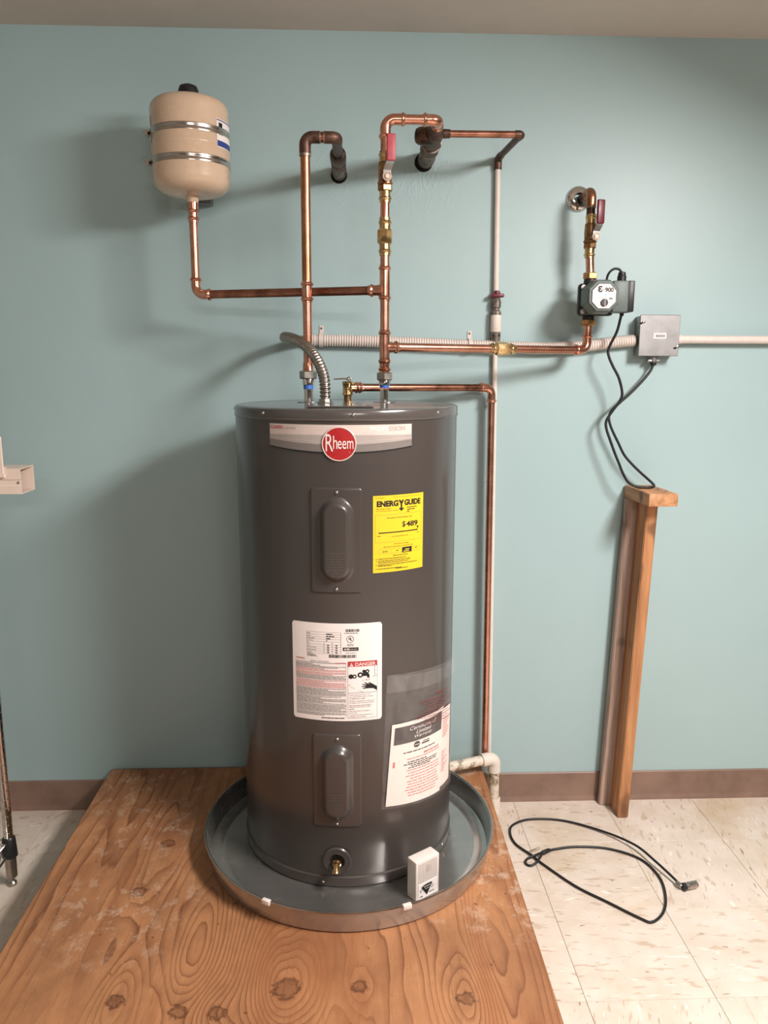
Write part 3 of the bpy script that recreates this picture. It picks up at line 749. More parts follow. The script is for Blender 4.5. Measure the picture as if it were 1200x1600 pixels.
# drain valve with its round escutcheon
da = R(-5.5); dv = Vector((math.sin(da), -math.cos(da), 0)); dz_ = 0.223
dp = hfn(bs(-5.5), dz_, -0.004)
mb = MB(); mb.lathe(dp, dv, [(0.006, 0.0375), (0.0075, 0.037), (0.010, 0.034), (0.0095, 0.020), (0.004, 0.0175), (0.002, 0.0165), (0.002, 0.001)], 40, cap=False)
esc = mb.build('drain_escutcheon', 'jacket_grey', heater, 40)
mb = MB(); mb.lathe(dp, dv, [(0.0045, 0.0165), (0.0045, 0.001)], 32, cap=False); mb.build('drain_recess', 'hole_black', esc, 0)
valve = MB(); valve.lathe(dp, dv, [(0.0, 0.009), (0.012, 0.009), (0.0125, 0.0115), (0.019, 0.0115), (0.020, 0.009), (0.03, 0.008)], 24)
v0 = dp + dv * 0.026; vd = (dv * 0.75 + Vector((0, 0, -1))).normalized()
valve.lathe(v0 - vd * 0.004, vd, [(0, 0.008), (0.012, 0.008), (0.0125, 0.0105), (0.016, 0.0105), (0.0165, 0.0095), (0.019, 0.0105), (0.0225, 0.0105), (0.0225, 0.0070), (0.010, 0.0066), (0.010, 0.0005)], 24, cap=False)
dvo = valve.build('drain_valve', 'brass', heater, 30); dvo['label'] = 'brass drain spigot'
MB().lathe(v0 + vd * 0.013, vd, [(0, 0.0066), (0, 0.0003)], 20, cap=False).build('spout_bore', 'hole_black', dvo, 0)

# cover plate, fittings on the lid
ZT = 1.3505
mb = MB(); mb.box((-0.640, -0.586, 1.3478), (-0.487, -0.452, 1.3520), 0.0012, 1); pl = mb.build('wiring_cover', 'jacket_cap', heater, 30); pl['label'] = 'flat wiring cover plate on the lid'
for x in (-0.628, -0.498): MB().lathe((x, -0.574, 1.3518), (0, 0, 1), [(0, 0.0045), (0.002, 0.0045), (0.0035, 0.002), (0.0035, 0.0002)], 12).build('screw', 'screw', pl)
MB().lathe((-0.585, -0.500, 1.3520), (0, 0, 1), [(0, 0.005), (0.003, 0.005), (0.0055, 0.003)], 6).build('ground_screw', 'pump_green', pl)
NY = -0.360
for x in (-0.649, -0.4525):
    nip = MB().lathe((x, NY, 0), (0, 0, 1), [(1.345, 0.0118), (1.3845, 0.0118)], 28).build('pipe_nipple', 'chrome', heater); nip['label'] = 'bright plated pipe nipple'
    MB().lathe((x, NY, 0), (0, 0, 1), [(1.349, 0.030), (1.3525, 0.029), (1.3530, 0.018)], 28).build('nipple_grommet', 'jacket_cap', nip)
    MB().lathe((x, NY, 0), (0, 0, 1), [(1.3845, 0.0126), (1.3950, 0.0126)] if x < -0.5 else [(1.3880, 0.0126), (1.3950, 0.0126)], 28).build('dielectric_ring', 'blue_plastic', nip)

# ================================================================== fittings shared by the pipe runs
PRR = 0.0116                                            # outside radius of the copper tube
def bead(mb, p, ax, at, r, h=0.0032, w=0.0045):
    mb.lathe(Vector(p) + Vector(ax).normalized() * (at - w), ax, [(0, r), (w * 0.5, r + h * 0.75), (w, r + h), (w * 1.5, r + h * 0.75), (w * 2, r)], 24, cap=False)
def press_coupling(p, ax, L, mat, parent, name='press_coupling', r=PRR + 0.0016):
    mb = MB(); mb.lathe(p, ax, [(0, r - 0.0012), (0, r), (L, r), (L, r - 0.0012)], 28)
    bead(mb, p, ax, 0.008, r); bead(mb, p, ax, L - 0.008, r)
    return mb.build(name, mat, parent)
def press_tee(p, ax, L, q, bax, bl, mat, parent, r=PRR + 0.0016):
    mb = MB(); mb.lathe(p, ax, [(0, r - 0.001), (0, r), (L, r), (L, r - 0.001)], 28); bead(mb, p, ax, 0.008, r); bead(mb, p, ax, L - 0.008, r)
    mb.lathe(q, bax, [(0.004, r + 0.002), (0.016, r + 0.001), (0.019, r), (bl, r), (bl, r - 0.001)], 28); bead(mb, q, bax, bl - 0.008, r)
    return mb.build('press_tee', mat, parent)
def press_elbow(a, corner, b, mat, parent, rad=0.026, r=PRR + 0.0016, name='press_elbow'):
    a, corner, b = Vector(a), Vector(corner), Vector(b)
    mb = MB(); mb.tube(fillet([a, corner, b], rad, 12), r, 24)
    bead(mb, a, corner - a, 0.007, r); bead(mb, b, corner - b, 0.007, r)
    return mb.build(name, mat, parent)
def hexnut(p, ax, h, r, mat, parent, name='hex_nut', ph=0.0, n=6):
    mb = MB(); mb.lathe(p, ax, [(0, r * 0.90), (h * 0.12, r), (h * 0.88, r), (h, r * 0.90)], n, ph=ph)
    return mb.build(name, mat, parent, 25)
def ball_valve(p, top, lean, label, sleeve_mat, shift):
    """quarter-turn valve round a vertical pipe at p, body from p.z to p.z+0.058, lever standing up in front"""
    x, y, z = p
    v = thing('ball_valve', p, label, 'valve', 'brass ball valves on the copper piping')
    mb = MB(); mb.lathe(p, (0, 0, 1), [(0.0, 0.0165), (0.002, 0.0185), (0.006, 0.0190), (0.0075, 0.0168), (0.014, 0.0165), (0.030, 0.0175), (0.044, 0.0165), (0.052, 0.0160), (0.0535, 0.0145)], 28)
    mb.lathe((x, y, z + 0.014), lean, [(0.0, 0.011), (0.024, 0.0095), (0.026, 0.0075), (0.036, 0.0075)], 20)
    mb.build('valve_body', 'brass_dark', v)
    hexnut((x, y, z - 0.0145), (0, 0, 1), 0.0145, 0.0190, 'brass_dark', v, 'body_nut', ph=0.3)
    e = MB(); e.lathe((x, y, z - 0.041), (0, 0, 1), [(0, 0.0125), (0, 0.0138), (0.0265, 0.0138), (0.0265, 0.012)], 24); bead(e, (x, y, z - 0.041), (0, 0, 1), 0.009, 0.0138, 0.0026); e.build('press_end', 'brass', v)
    e = MB(); e.lathe((x, y, z + 0.053), (0, 0, 1), [(0, 0.0125), (0, 0.0138), (0.025, 0.0138), (0.025, 0.012)], 24); bead(e, (x, y, z + 0.053), (0, 0, 1), 0.017, 0.0138, 0.0026); e.build('press_end', 'brass', v)
    ln = Vector(lean).normalized(); side = ln.cross(Vector((0, 0, 1))).normalized()
    c = Vector((x, y, z + 0.014)) + ln * 0.031
    mb = MB(); mb.lathe(c, ln, [(0, 0.0112), (0.0025, 0.0112), (0.0025, 0.006), (0, 0.006)], 24, cap=False); mb.build('stem_washer', 'steel_strap', v)
    MB().lathe(c + ln * 0.0005, ln, [(0, 0.0062), (0.005, 0.0062), (0.006, 0.0055)], 6).build('stem_nut', 'screw', v)
    # lever: flat steel stepping out, then the rubber sleeve
    sh = side * -shift
    path = [c + Vector((0, 0, 0.006)) + ln * 0.0012, c + Vector((0, 0, 0.014)) + ln * 0.0012, c + Vector((0, 0, 0.026)) + ln * 0.012 + sh * 0.5, c + Vector((0, 0, 0.036)) + ln * 0.014 + sh]
    vs = []; fs = []
    for q in path:
        for (du, dn) in ((-1, -1), (1, -1), (1, 1), (-1, 1)): vs.append(q + side * 0.0098 * du + ln * 0.0012 * dn)
    for k in range(len(path) - 1):
        for j in range(4): fs.append((4 * k + j, 4 * k + (j + 1) % 4, 4 * k + 4 + (j + 1) % 4, 4 * k + 4 + j))
    fs += [(0, 1, 2, 3), tuple(range(len(vs) - 4, len(vs)))]
    lev = MB().add(vs, fs).build('lever', 'galvanised', v, 0)
    mb = MB(); lo = path[-1] + Vector((0, 0, -0.004)); rot = Matrix((side, -ln, Vector((0, 0, 1)))).transposed()
    mb.box(lo + Vector((-0.0112, -0.0048, 0)), lo + Vector((0.0112, 0.0048, top)), 0.0035, 3, rot, lo)
    sl = mb.build('lever_sleeve', sleeve_mat, lev, 50); sl['label'] = 'red rubber lever grip'
    return v

# ================================================================== hot water pipe (left riser)
hx = -0.649
hot = thing('hot_water_pipe', (hx, NY, 1.395), 'left copper riser with dark soldered elbows going into the wall', 'pipe')
MB().lathe((hx, NY, 0), (0, 0, 1), [(1.395, 0.0125), (1.396, 0.0150), (1.408, 0.0152), (1.412, 0.0165)], 28).build('union_collar', 'chrome', hot)
hexnut((hx, NY, 1.4105), (0, 0, 1), 0.0205, 0.0225, 'steel_nut', hot, 'union_nut', ph=0.15)
MB().lathe((hx, NY, 0), (0, 0, 1), [(1.431, 0.0150), (1.434, 0.0138), (1.452, 0.0132), (1.4525, 0.0117)], 28).build('copper_adapter', 'copper_fitting', hot)
MB().cyl((hx, NY, 1.45), (hx, NY, 1.61), PRR).build('pipe_section', 'copper', hot)
MB().cyl((hx, NY, 1.645), (hx, NY, 1.975), PRR + 0.0004).build('pipe_section', 'copper_tarnished', hot)
press_coupling((hx, NY, 1.601), (0, 0, 1), 0.053, 'copper_fitting', hot)
HZ = 1.9925; ex1 = -0.5715
MB().tube(fillet([(hx, NY, 1.952), (hx, NY, HZ), (-0.612, NY, HZ)], 0.024, 10), 0.0143, 24).build('elbow', 'copper_old', hot)
MB().lathe((hx, NY, 1.947), (0, 0, 1), [(0, 0.0121), (0.001, 0.0142), (0.006, 0.0146), (0.008, 0.0143)], 24).build('solder_joint', 'solder', hot)
MB().cyl((-0.620, NY, HZ), (-0.598, NY, HZ), 0.0128).build('pipe_section', 'copper_small', hot)
for x in (-0.614, -0.604): MB().lathe((x, NY, HZ), (1, 0, 0), [(0, 0.0128), (0.0008, 0.0146), (0.003, 0.0146), (0.0038, 0.0128)], 24).build('solder_joint', 'solder', hot)
MB().tube(fillet([(-0.602, NY, HZ), (ex1, NY, HZ), (ex1, NY + 0.035, HZ)], 0.024, 10), 0.0143, 24).build('elbow', 'copper_old', hot)
MB().cyl((ex1, NY + 0.03, HZ), (ex1, -0.20, HZ), 0.0128).build('pipe_section', 'copper_old', hot)
MB().lathe((ex1, -0.215, HZ), (0, 1, 0), [(0, 0.0130), (0.002, 0.0180), (0.010, 0.0215), (0.062, 0.0215), (0.066, 0.0190), (0.075, 0.0185), (0.078, 0.0208), (0.108, 0.0208), (0.111, 0.0180)], 32).build('wall_coupling', 'copper_old', hot)
MB().lathe((ex1, -0.104, HZ), (0, 1, 0), [(0, 0.0180), (0.004, 0.0196), (0.05, 0.0200), (0.054, 0.0215), (0.060, 0.0215), (0.1035, 0.0200)], 32).build('painted_stub', 'valve_grime', hot)
MB().lathe((ex1 - 0.001, -0.0025, HZ - 0.004), (0, 1, 0), [(0, 0.0235), (0.0022, 0.0235)], 28).build('wall_gap', 'hole_black', hot)

# ================================================================== cold water pipe (centre riser)
cx = -0.4525; CZ = 2.036
cold = thing('cold_water_pipe', (cx, NY, 1.395), 'centre copper riser with brass check valve, bending back to a dark wall tee', 'pipe')
MB().lathe((cx, NY, 0), (0, 0, 1), [(1.395, 0.0125), (1.396, 0.0150), (1.405, 0.0152), (1.409, 0.0165)], 28).build('union_collar', 'chrome', cold)
hexnut((cx, NY, 1.4075), (0, 0, 1), 0.0200, 0.0225, 'steel_nut', cold, 'union_nut', ph=0.5)
press_coupling((cx, NY, 1.4275), (0, 0, 1), 0.036, 'copper_fitting', cold, 'press_adapter')
RD = Vector((0.1465 - cx, -0.105 - NY, 0)).normalized()             # towards the pump
ED = Vector((-0.9585 - cx, -0.20 - NY, 0)).normalized()             # towards the expansion tank
press_tee((cx, NY, 1.449), (0, 0, 1), 0.086, (cx, NY, 1.4915), RD, 0.040, 'copper_fitting', cold)
MB().cyl((cx, NY, 1.44), (cx, NY, 1.72), PRR).build('pipe_section', 'copper', cold)
press_tee((cx, NY, 1.606), (0, 0, 1), 0.088, (cx, NY, 1.6325), ED, 0.042, 'copper_fitting', cold)
cv = MB(); cv.lathe((cx, NY, 1.716), (0, 0, 1), [(0, 0.0124), (0, 0.0140), (0.029, 0.0140), (0.03, 0.0165)], 28); bead(cv, (cx, NY, 1.716), (0, 0, 1), 0.011, 0.0140, 0.0026)
cv.lathe((cx, NY, 1.7455), (0, 0, 1), [(0, 0.0150), (0.0330, 0.0150), (0.0335, 0.0140), (0.0625, 0.0140), (0.0625, 0.0124)], 28); bead(cv, (cx, NY, 1.778), (0, 0, 1), 0.018, 0.0140, 0.0026)
chk = cv.build('check_valve', 'brass', cold, 30); chk['label'] = 'brass inline check valve'
hexnut((cx, NY, 1.7445), (0, 0, 1), 0.0345, 0.0195, 'brass', chk, 'valve_hex', ph=0.2, n=8)
MB().cyl((cx, NY, 1.80), (cx, NY, 1.85), PRR).build('pipe_section', 'copper_fitting', cold)
MB().cyl((cx, NY, 1.955), (cx, NY, 2.006), PRR).build('pipe_section', 'copper', cold)
press_elbow((cx, NY, 1.990), (cx, NY, CZ), (cx + 0.050, NY, CZ), 'copper_fitting', cold, 0.030)
MB().cyl((cx + 0.045, NY, CZ), (-0.345, NY, CZ), PRR).build('pipe_section', 'copper', cold)
TX = -0.3205
press_elbow((-0.362, NY, CZ), (TX, NY, CZ), (TX - 0.001, NY + 0.045, CZ - 0.002), 'copper_fitting', cold, 0.026)
mb = MB(); mb.lathe((TX, NY + 0.035, CZ - 0.003), (0, 1, 0), [(0, 0.0125), (0.005, 0.0150), (0.040, 0.0155), (0.046, 0.0195), (0.060, 0.0225), (0.15, 0.0235), (0.152, 0.0255), (0.200, 0.0262), (0.206, 0.0262), (0.208, 0.0235), (0.225, 0.0225)], 32)
mb.lathe((TX, -0.240, CZ - 0.004), (-1, 0, 0), [(0, 0.0225), (0.028, 0.0230), (0.040, 0.0215), (0.048, 0.0165), (0.051, 0.0080), (0.0515, 0.0005)], 28)
mb.lathe((TX, -0.248, CZ), (1, 0, 0), [(0, 0.0150), (0.022, 0.0115), (0.040, 0.0108), (0.041, 0.0090)], 24)
wt = mb.build('wall_tee', 'copper_old', cold, 40); wt['label'] = 'dark tarnished copper tee and wall coupling'
for y in (-0.175, -0.117): MB().lathe((TX, y, CZ - 0.003), (0, 1, 0), [(0, 0.0236), (0.001, 0.0268), (0.0035, 0.0268), (0.0045, 0.0240)], 32).build('solder_joint', 'solder', wt)
MB().lathe((TX, -0.1, CZ - 0.005), (0, 1, 0), [(0, 0.0225), (0.05, 0.0225), (0.055, 0.0245), (0.0995, 0.0235)], 28).build('painted_stub', 'valve_grime', cold)
MB().lathe((TX - 0.006, -0.0025, CZ - 0.010), (0, 1, 0), [(0, 0.0265), (0.0022, 0.0265)], 28).build('wall_gap', 'hole_black', cold)
ball_valve((cx, NY, 1.884), 0.062, (0.12, -1, 0), 'brass ball valve with pinkish red lever on the centre copper riser', 'handle_red', 0.007)

# ================================================================== branch pipe to the right of the tee
br = thing('branch_pipe', (-0.281, -0.248, CZ), 'thin dark copper pipe from the wall tee, turning back to the wall at right', 'pipe')
bx = -0.0925
MB().cyl((-0.284, -0.248, CZ), (bx - 0.008, -0.246, CZ + 0.001), 0.0088).build('pipe_section', 'copper_small', br)
MB().tube(fillet([(bx - 0.018, -0.246, CZ + 0.001), (bx, -0.246, CZ + 0.001), (bx - 0.003, -0.224, CZ + 0.001)], 0.010, 8), 0.0104, 20).build('elbow', 'copper_old', br)
MB().cyl((bx - 0.003, -0.227, CZ + 0.001), (-0.1105, -0.034, CZ + 0.0005), 0.0088).build('pipe_section', 'copper_old', br)
MB().tube(fillet([(-0.1095, -0.045, CZ + 0.0005), (-0.1115, -0.0135, CZ), (-0.1115, -0.0135, CZ - 0.030)], 0.012, 8), 0.0108, 20).build('elbow', 'copper_old', br)
# ---- cream painted pipe down the wall
def wx(z): return -0.1115 + (2.015 - z) / 1.81 * 0.0235
wp = thing('painted_pipe', (wx(0.19), -0.0128, 0.16), 'thin cream painted pipe running down the teal wall', 'pipe')
WPy = -0.0128
MB().tube([(wx(z), WPy, z) for z in (2.012, 1.9, 1.655)], 0.0083, 18).build('pipe_section', 'pipe_cream', wp)
MB().tube([(wx(z), WPy, z) for z in (1.505, 1.2, 0.8, 0.15)], 0.0078, 18).build('pipe_section', 'pipe_cream', wp)
gv = thing('gate_valve', (wx(1.58), -0.020, 1.51), 'small old valve with red handle on the cream wall pipe', 'valve')
gx = wx(1.58); gy = -0.0185
MB().lathe((gx, gy, 0), (0, 0, 1), [(1.585, 0.0120), (1.590, 0.0150), (1.600, 0.0155), (1.606, 0.0140), (1.609, 0.0100), (1.615, 0.0100), (1.618, 0.0135), (1.632, 0.0140), (1.640, 0.0120), (1.645, 0.0090), (1.665, 0.0088)], 24).build('bonnet', 'valve_grime', gv)
MB().lathe((gx, gy, 0), (0, 0, 1), [(1.545, 0.0140), (1.548, 0.0158), (1.590, 0.0158), (1.598, 0.0150), (1.600, 0.0125)], 24).build('sleeve', 'pipe_cream', gv)
dn = MB().lathe((gx, gy, 0), (0, 0, 1), [(1.503, 0.0110), (1.508, 0.0140), (1.525, 0.0145), (1.546, 0.0148)], 24).build('lower_collar', 'valve_grime', gv)
for s in (-1, 1): MB().lathe((gx + s * 0.0085, gy - 0.0122, 1.536), (s * 0.45, -1, 0), [(0, 0.0028), (0.0012, 0.0028)], 12).build('collar_hole', 'hole_black', dn)
mb = MB(); mb.box((gx - 0.019, gy - 0.016, 1.646), (gx + 0.021, gy + 0.006, 1.657), 0.004, 2); mb.lathe((gx, gy - 0.004, 1.657), (0, 0, 1), [(0, 0.010), (0.006, 0.009), (0.009, 0.005)], 16)
mb.build('valve_handle', 'handle_dark_red', gv)

# ================================================================== expansion tank and its pipe
TKX, TKY, TKR = -0.9575, -0.200, 0.1005
tank = thing('expansion_tank', (TKX, TKY, 1.885), 'beige expansion tank with steel straps hung on the upper left wall', 'expansion tank')
z0, z1 = 1.884, 2.138
prof = [(z0, 0.014), (z0 + 0.0005, 0.040), (z0 + 0.003, 0.062), (z0 + 0.008, 0.078), (z0 + 0.016, 0.090), (z0 + 0.026, 0.0972), (z0 + 0.038, TKR), (2.000, TKR), (2.001, TKR + 0.0008), (2.0035, TKR + 0.0008), (2.0045, TKR), (2.090, TKR)]
for k in range(1, 9):
    a = k / 8 * PI / 2; prof.append((2.090 + 0.028 * math.sin(a), 0.0755 + 0.025 * math.cos(a)))
prof += [(2.1245, 0.055), (2.1290, 0.022)]
MB().lathe((TKX, TKY, 0), (0, 0, 1), prof, 72).build('tank_shell', 'tank_beige', tank, 50)
MB().lathe((TKX, TKY, 2.126), (0, 0, 1), [(0, 0.0275), (0.018, 0.0260), (0.028, 0.0220), (0.0325, 0.012), (0.033, 0.001)], 32).build('valve_cap', 'rubber_black', tank)
MB().lathe((TKX, TKY, 1.868), (0, 0, 1), [(0, 0.0125), (0.004, 0.0150), (0.012, 0.0165), (0.020, 0.024)], 28).build('nozzle', 'tank_beige', tank)
for z in (2.034, 1.962):
    mb = MB(); mb.lathe((TKX, TKY, z - 0.0085), (0, 0, 1), [(0, TKR), (0, TKR + 0.0014), (0.0045, TKR + 0.0018), (0.0062, TKR + 0.0012), (0.0108, TKR + 0.0012), (0.0125, TKR + 0.0018), (0.017, TKR + 0.0014), (0.017, TKR)], 72, cap=False)
    st = mb.build('strap', 'steel_strap', tank)
    a = R(-82); c = Vector((TKX + (TKR + 0.007) * math.sin(a), TKY - (TKR + 0.007) * math.cos(a), z))
    mb = MB(); mb.box(c + Vector((-0.006, -0.012, -0.006)), c + Vector((0.006, 0.010, 0.006)), 0.003, 2); mb.lathe(c + Vector((0, -0.012, 0)), (0, -1, 0), [(0, 0.0065), (0.007, 0.0065), (0.008, 0.005)], 6); mb.build('strap_screw', 'steel_strap', st, 30)
def tfn(s, z, off=0.0): a = s / TKR; r = TKR + off; return Vector((TKX + r * math.sin(a), TKY - r * math.cos(a), z))
P_ = Print(tfn, 0.0008); P_.rect('label_white', TKR * R(52), 1.994, TKR * R(92), 2.062)
sk = P_.m['label_white'].build('sticker', 'label_white', tank, 40); sk['label'] = 'white and blue sticker'
P_ = Print(tfn, 0.0012); P_.rect('ink_blue', TKR * R(52.5), 1.996, TKR * R(91), 2.010); P_.rect('ink_blue', TKR * R(52.5), 2.0575, TKR * R(91), 2.060)
P_.rect('ink_black', TKR * R(56), 2.042, TKR * R(64), 2.053); P_.rect('ink_grey', TKR * R(70), 2.026, TKR * R(80), 2.040)
for k in range(4): P_.words('ink_grey', TKR * R(56), TKR * R(66), 2.036 - k * 0.004, 0.0014, 0.004)
P_.build(sk)
P_ = Print(tfn, 0.0008); P_.rect('label_white', TKR * R(-92), 2.012, TKR * R(-64), 2.072); P_.m['label_white'].build('sticker', 'label_white', tank, 40)['label'] = 'pale sticker on the left side'
mb = MB(); mb.box((TKX - 0.02, -0.004, 1.915), (TKX + 0.02, -0.0005, 2.10), 0.001, 1); mb.box((TKX - 0.02, -0.098, 1.990), (TKX + 0.02, -0.003, 2.006), 0.001, 1); mb.build('wall_bracket', 'galvanised', tank, 0)
mb = MB(); mb.box((-0.985, -0.045, 1.898), (-0.936, -0.004, 1.914), 0.001, 1); mb.build('bracket_tab', 'galvanised', tank, 0)

EZ_ = 1.6325
ep = thing('expansion_pipe', (TKX, TKY, EZ_), 'copper pipe dropping from the beige tank and running across to the centre riser', 'pipe')
ea = Vector((cx, NY, EZ_)) + ED * 0.036
eb = Vector((TKX, TKY, EZ_))
MB().cyl(ea, eb - ED * 0.030, PRR - 0.0004).build('pipe_section', 'copper_small', ep)
press_elbow(eb - ED * 0.046, eb, (TKX, TKY, EZ_ + 0.046), 'copper_fitting', ep, 0.024, r=PRR + 0.0012)
MB().cyl((TKX, TKY, EZ_ + 0.035), (TKX, TKY, 1.845), PRR - 0.0004).build('pipe_section', 'copper', ep)
mb = MB(); mb.lathe((TKX, TKY, 1.818), (0, 0, 1), [(0, 0.0112), (0, 0.0130), (0.028, 0.0130), (0.030, 0.0148), (0.050, 0.0150), (0.051, 0.013)], 28); bead(mb, (TKX, TKY, 1.818), (0, 0, 1), 0.010, 0.013); bead(mb, (TKX, TKY, 1.818), (0, 0, 1), 0.030, 0.0135)
mb.build('press_adapter', 'copper_fitting', ep)

# ================================================================== recirculation pipe to the pump
RZ = 1.4915; PUX, PUY = 0.1475, -0.105
rc = thing('recirculation_pipe', (PUX, PUY, RZ), 'horizontal copper pipe with brass check valve from the centre riser to the pump', 'pipe')
ra_ = Vector((cx, NY, RZ)) + RD * 0.034; rb_ = Vector((PUX, PUY, RZ))
MB().cyl(ra_, rb_ - RD * 0.03, PRR - 0.0002).build('pipe_section', 'copper', rc)
c0 = Vector((cx, NY, RZ)) + RD * 0.338
cv = MB(); cv.lathe(c0 - RD * 0.020, RD, [(0, 0.0122), (0, 0.0138), (0.018, 0.0138), (0.020, 0.0165), (0.024, 0.0185), (0.056, 0.0185), (0.058, 0.0155), (0.076, 0.0138), (0.082, 0.0138), (0.082, 0.0122)], 8)
bead(cv, c0 - RD * 0.020, RD, 0.010, 0.0138, 0.0026); bead(cv, c0 - RD * 0.020, RD, 0.068, 0.0140, 0.0026)
cv.build('check_valve', 'brass', rc, 25)['label'] = 'brass inline check valve'
press_elbow(rb_ - RD * 0.046, rb_, (PUX, PUY, RZ + 0.046), 'copper_fitting', rc, 0.024, r=PRR + 0.0014)
MB().cyl((PUX, PUY, RZ + 0.04), (PUX + 0.001, PUY, 1.567), PRR).build('pipe_section', 'copper_fitting', rc)

# ================================================================== pump
pump = thing('circulation_pump', (PUX, PUY, 1.636), 'small green and black circulation pump with round dial on the wall piping', 'pump')
PZc = 1.636
hexnut((PUX, PUY, 1.5605), (0, 0, 1), 0.0185, 0.0215, 'brass_orange', pump, 'union_nut', ph=0.35)
hexnut((PUX, PUY, 1.6905), (0, 0, 1), 0.0185, 0.0215, 'brass_orange', pump, 'union_nut', ph=0.15)
mb = MB(); mb.lathe((PUX, PUY, 0), (0, 0, 1), [(1.579, 0.0165), (1.588, 0.0175), (1.600, 0.017), (1.672, 0.017), (1.684, 0.0180), (1.692, 0.0165)], 28)
mb.lathe((0.160, -0.070, PZc - 0.002), (0, -1, 0), [(0, 0.030), (0.01, 0.040), (0.04, 0.043), (0.05, 0.043)], 32)
mb.build('volute', 'cast_black', pump)
mb = MB(); mb.box((0.1115, -0.128, 1.588), (0.2140, -0.100, 1.678), 0.010, 3); fl = mb.build('motor_flange', 'plastic_black', pump, 40)
for sx_ in (0.1235, 0.202):
    for sz_ in (1.600, 1.666): MB().lathe((sx_, -0.127, sz_), (0, -1, 0), [(0, 0.0075), (0.004, 0.0075), (0.004, 0.005), (0.007, 0.0045), (0.007, 0.0004)], 14).build('flange_bolt', 'screw' if sx_ < 0.15 else 'plastic_black', fl)
def octo(r):
    k = r * 0.46; return [(-r, -k), (-k, -r), (k, -r), (r, -k), (r, k), (k, r), (-k, r), (-r, k)]
mcx = 0.1595
mb = MB()
vs = []; fs = []
for (yy, rr) in ((-0.127, 0.043), (-0.150, 0.046), (-0.172, 0.046), (-0.192, 0.0435), (-0.200, 0.0390)):
    for a, b in octo(rr): vs.append(Vector((mcx + a, yy, PZc + 0.001 + b)))
for k in range(4):
    for j in range(8): fs.append((8 * k + j, 8 * k + (j + 1) % 8, 8 * k + 8 + (j + 1) % 8, 8 * k + 8 + j))
fs.append(tuple(range(8))); fs.append(tuple(range(32, 40)))
mh = mb.add(vs, fs).build('motor_head', 'pump_green', pump, 20)
MB().prism(octo(0.0352), (mcx + 0.001, -0.199, PZc), (1, 0, 0), (0, 0, 1), 0.0022).build('dial_bezel', 'plastic_black', mh, 0)
dl = MB().prism(octo(0.0326), (mcx + 0.001, -0.2012, PZc), (1, 0, 0), (0, 0, 1), 0.0012).build('dial_plate', 'label_white', mh, 0)
ffn = lambda u, v, off=0.0: Vector((mcx + 0.001 + u, -0.2024 - off, PZc + v))
P_ = Print(ffn, 0.0003)
vs, fs, tw, th = text_geo('3', 0.05)
P_.mb('ink_black').add([ffn(-0.0060 - a / tw * 0.0125, 0.0100 + b / th * 0.0175, 0.0003) for a, b in vs], fs)
P_.text('ink_black', '900', 0.0015, 0.0105, 0.0128, 0.0240, bold=0.04); P_.words('ink_grey', -0.008, -0.002, 0.0150, 0.003, 0.002, 0.0006)
P_.rect('ink_grey', -0.0245, -0.0048, 0.0245, -0.0040); P_.words('ink_black', 0.0140, 0.0240, -0.0085, 0.0032, 0.003, 0.0006)
for k in range(9):
    a = R(-210 + k * 30); P_.disc('ink_grey', 0.001 + 0.0135 * math.cos(a), -0.0175 - 0.0135 * math.sin(a) * -1, 0.0006, 6)
P_.build(dl)
MB().lathe(ffn(0.001, -0.0175, 0.0), (0, -1, 0), [(0, 0.0104), (0.004, 0.0100), (0.005, 0.009), (0.005, 0.0004)], 24).build('dial_knob', 'plastic_black', mh)
MB().box(Vector((mcx + 0.0012, -0.2092, PZc - 0.0265)), Vector((mcx + 0.0028, -0.2070, PZc - 0.0095)), 0.0003, 1).build('knob_pointer', 'plastic_white', mh, 0)
MB().lathe(ffn(0.0035, 0.0035, -0.0002), (0, -1, 0), [(0, 0.0042), (0.0008, 0.0042), (0.0014, 0.003), (0.0014, 0.0003)], 16).build('status_light', 'led_blue', mh)
mb = MB(); mb.box((0.196, -0.168, 1.596), (0.2415, -0.104, 1.682), 0.005, 2); mb.box((0.185, -0.150, 1.606), (0.200, -0.110, 1.668), 0.003, 1); cb = mb.build('control_box', 'pump_green', pump, 30)
MB().box((0.2405, -0.162, 1.597), (0.2600, -0.100, 1.6825), 0.003, 2).build('control_cover', 'plastic_black', cb, 30)
MB().lathe((0.2290, -0.136, 1.6805), (0, 0, 1), [(0, 0.0125), (0.016, 0.0125), (0.018, 0.0110), (0.026, 0.0105), (0.028, 0.008)], 20).build('cable_gland', 'plastic_black', cb)
cord1 = spline([(0.187, -0.130, 1.660), (0.187, -0.134, 1.690), (0.192, -0.137, 1.706), (0.204, -0.138, 1.716), (0.218, -0.137, 1.716), (0.227, -0.136, 1.708), (0.229, -0.136, 1.700)], 8)
MB().tube(cord1, 0.0034, 12).build('motor_lead', 'rubber_black', pump)

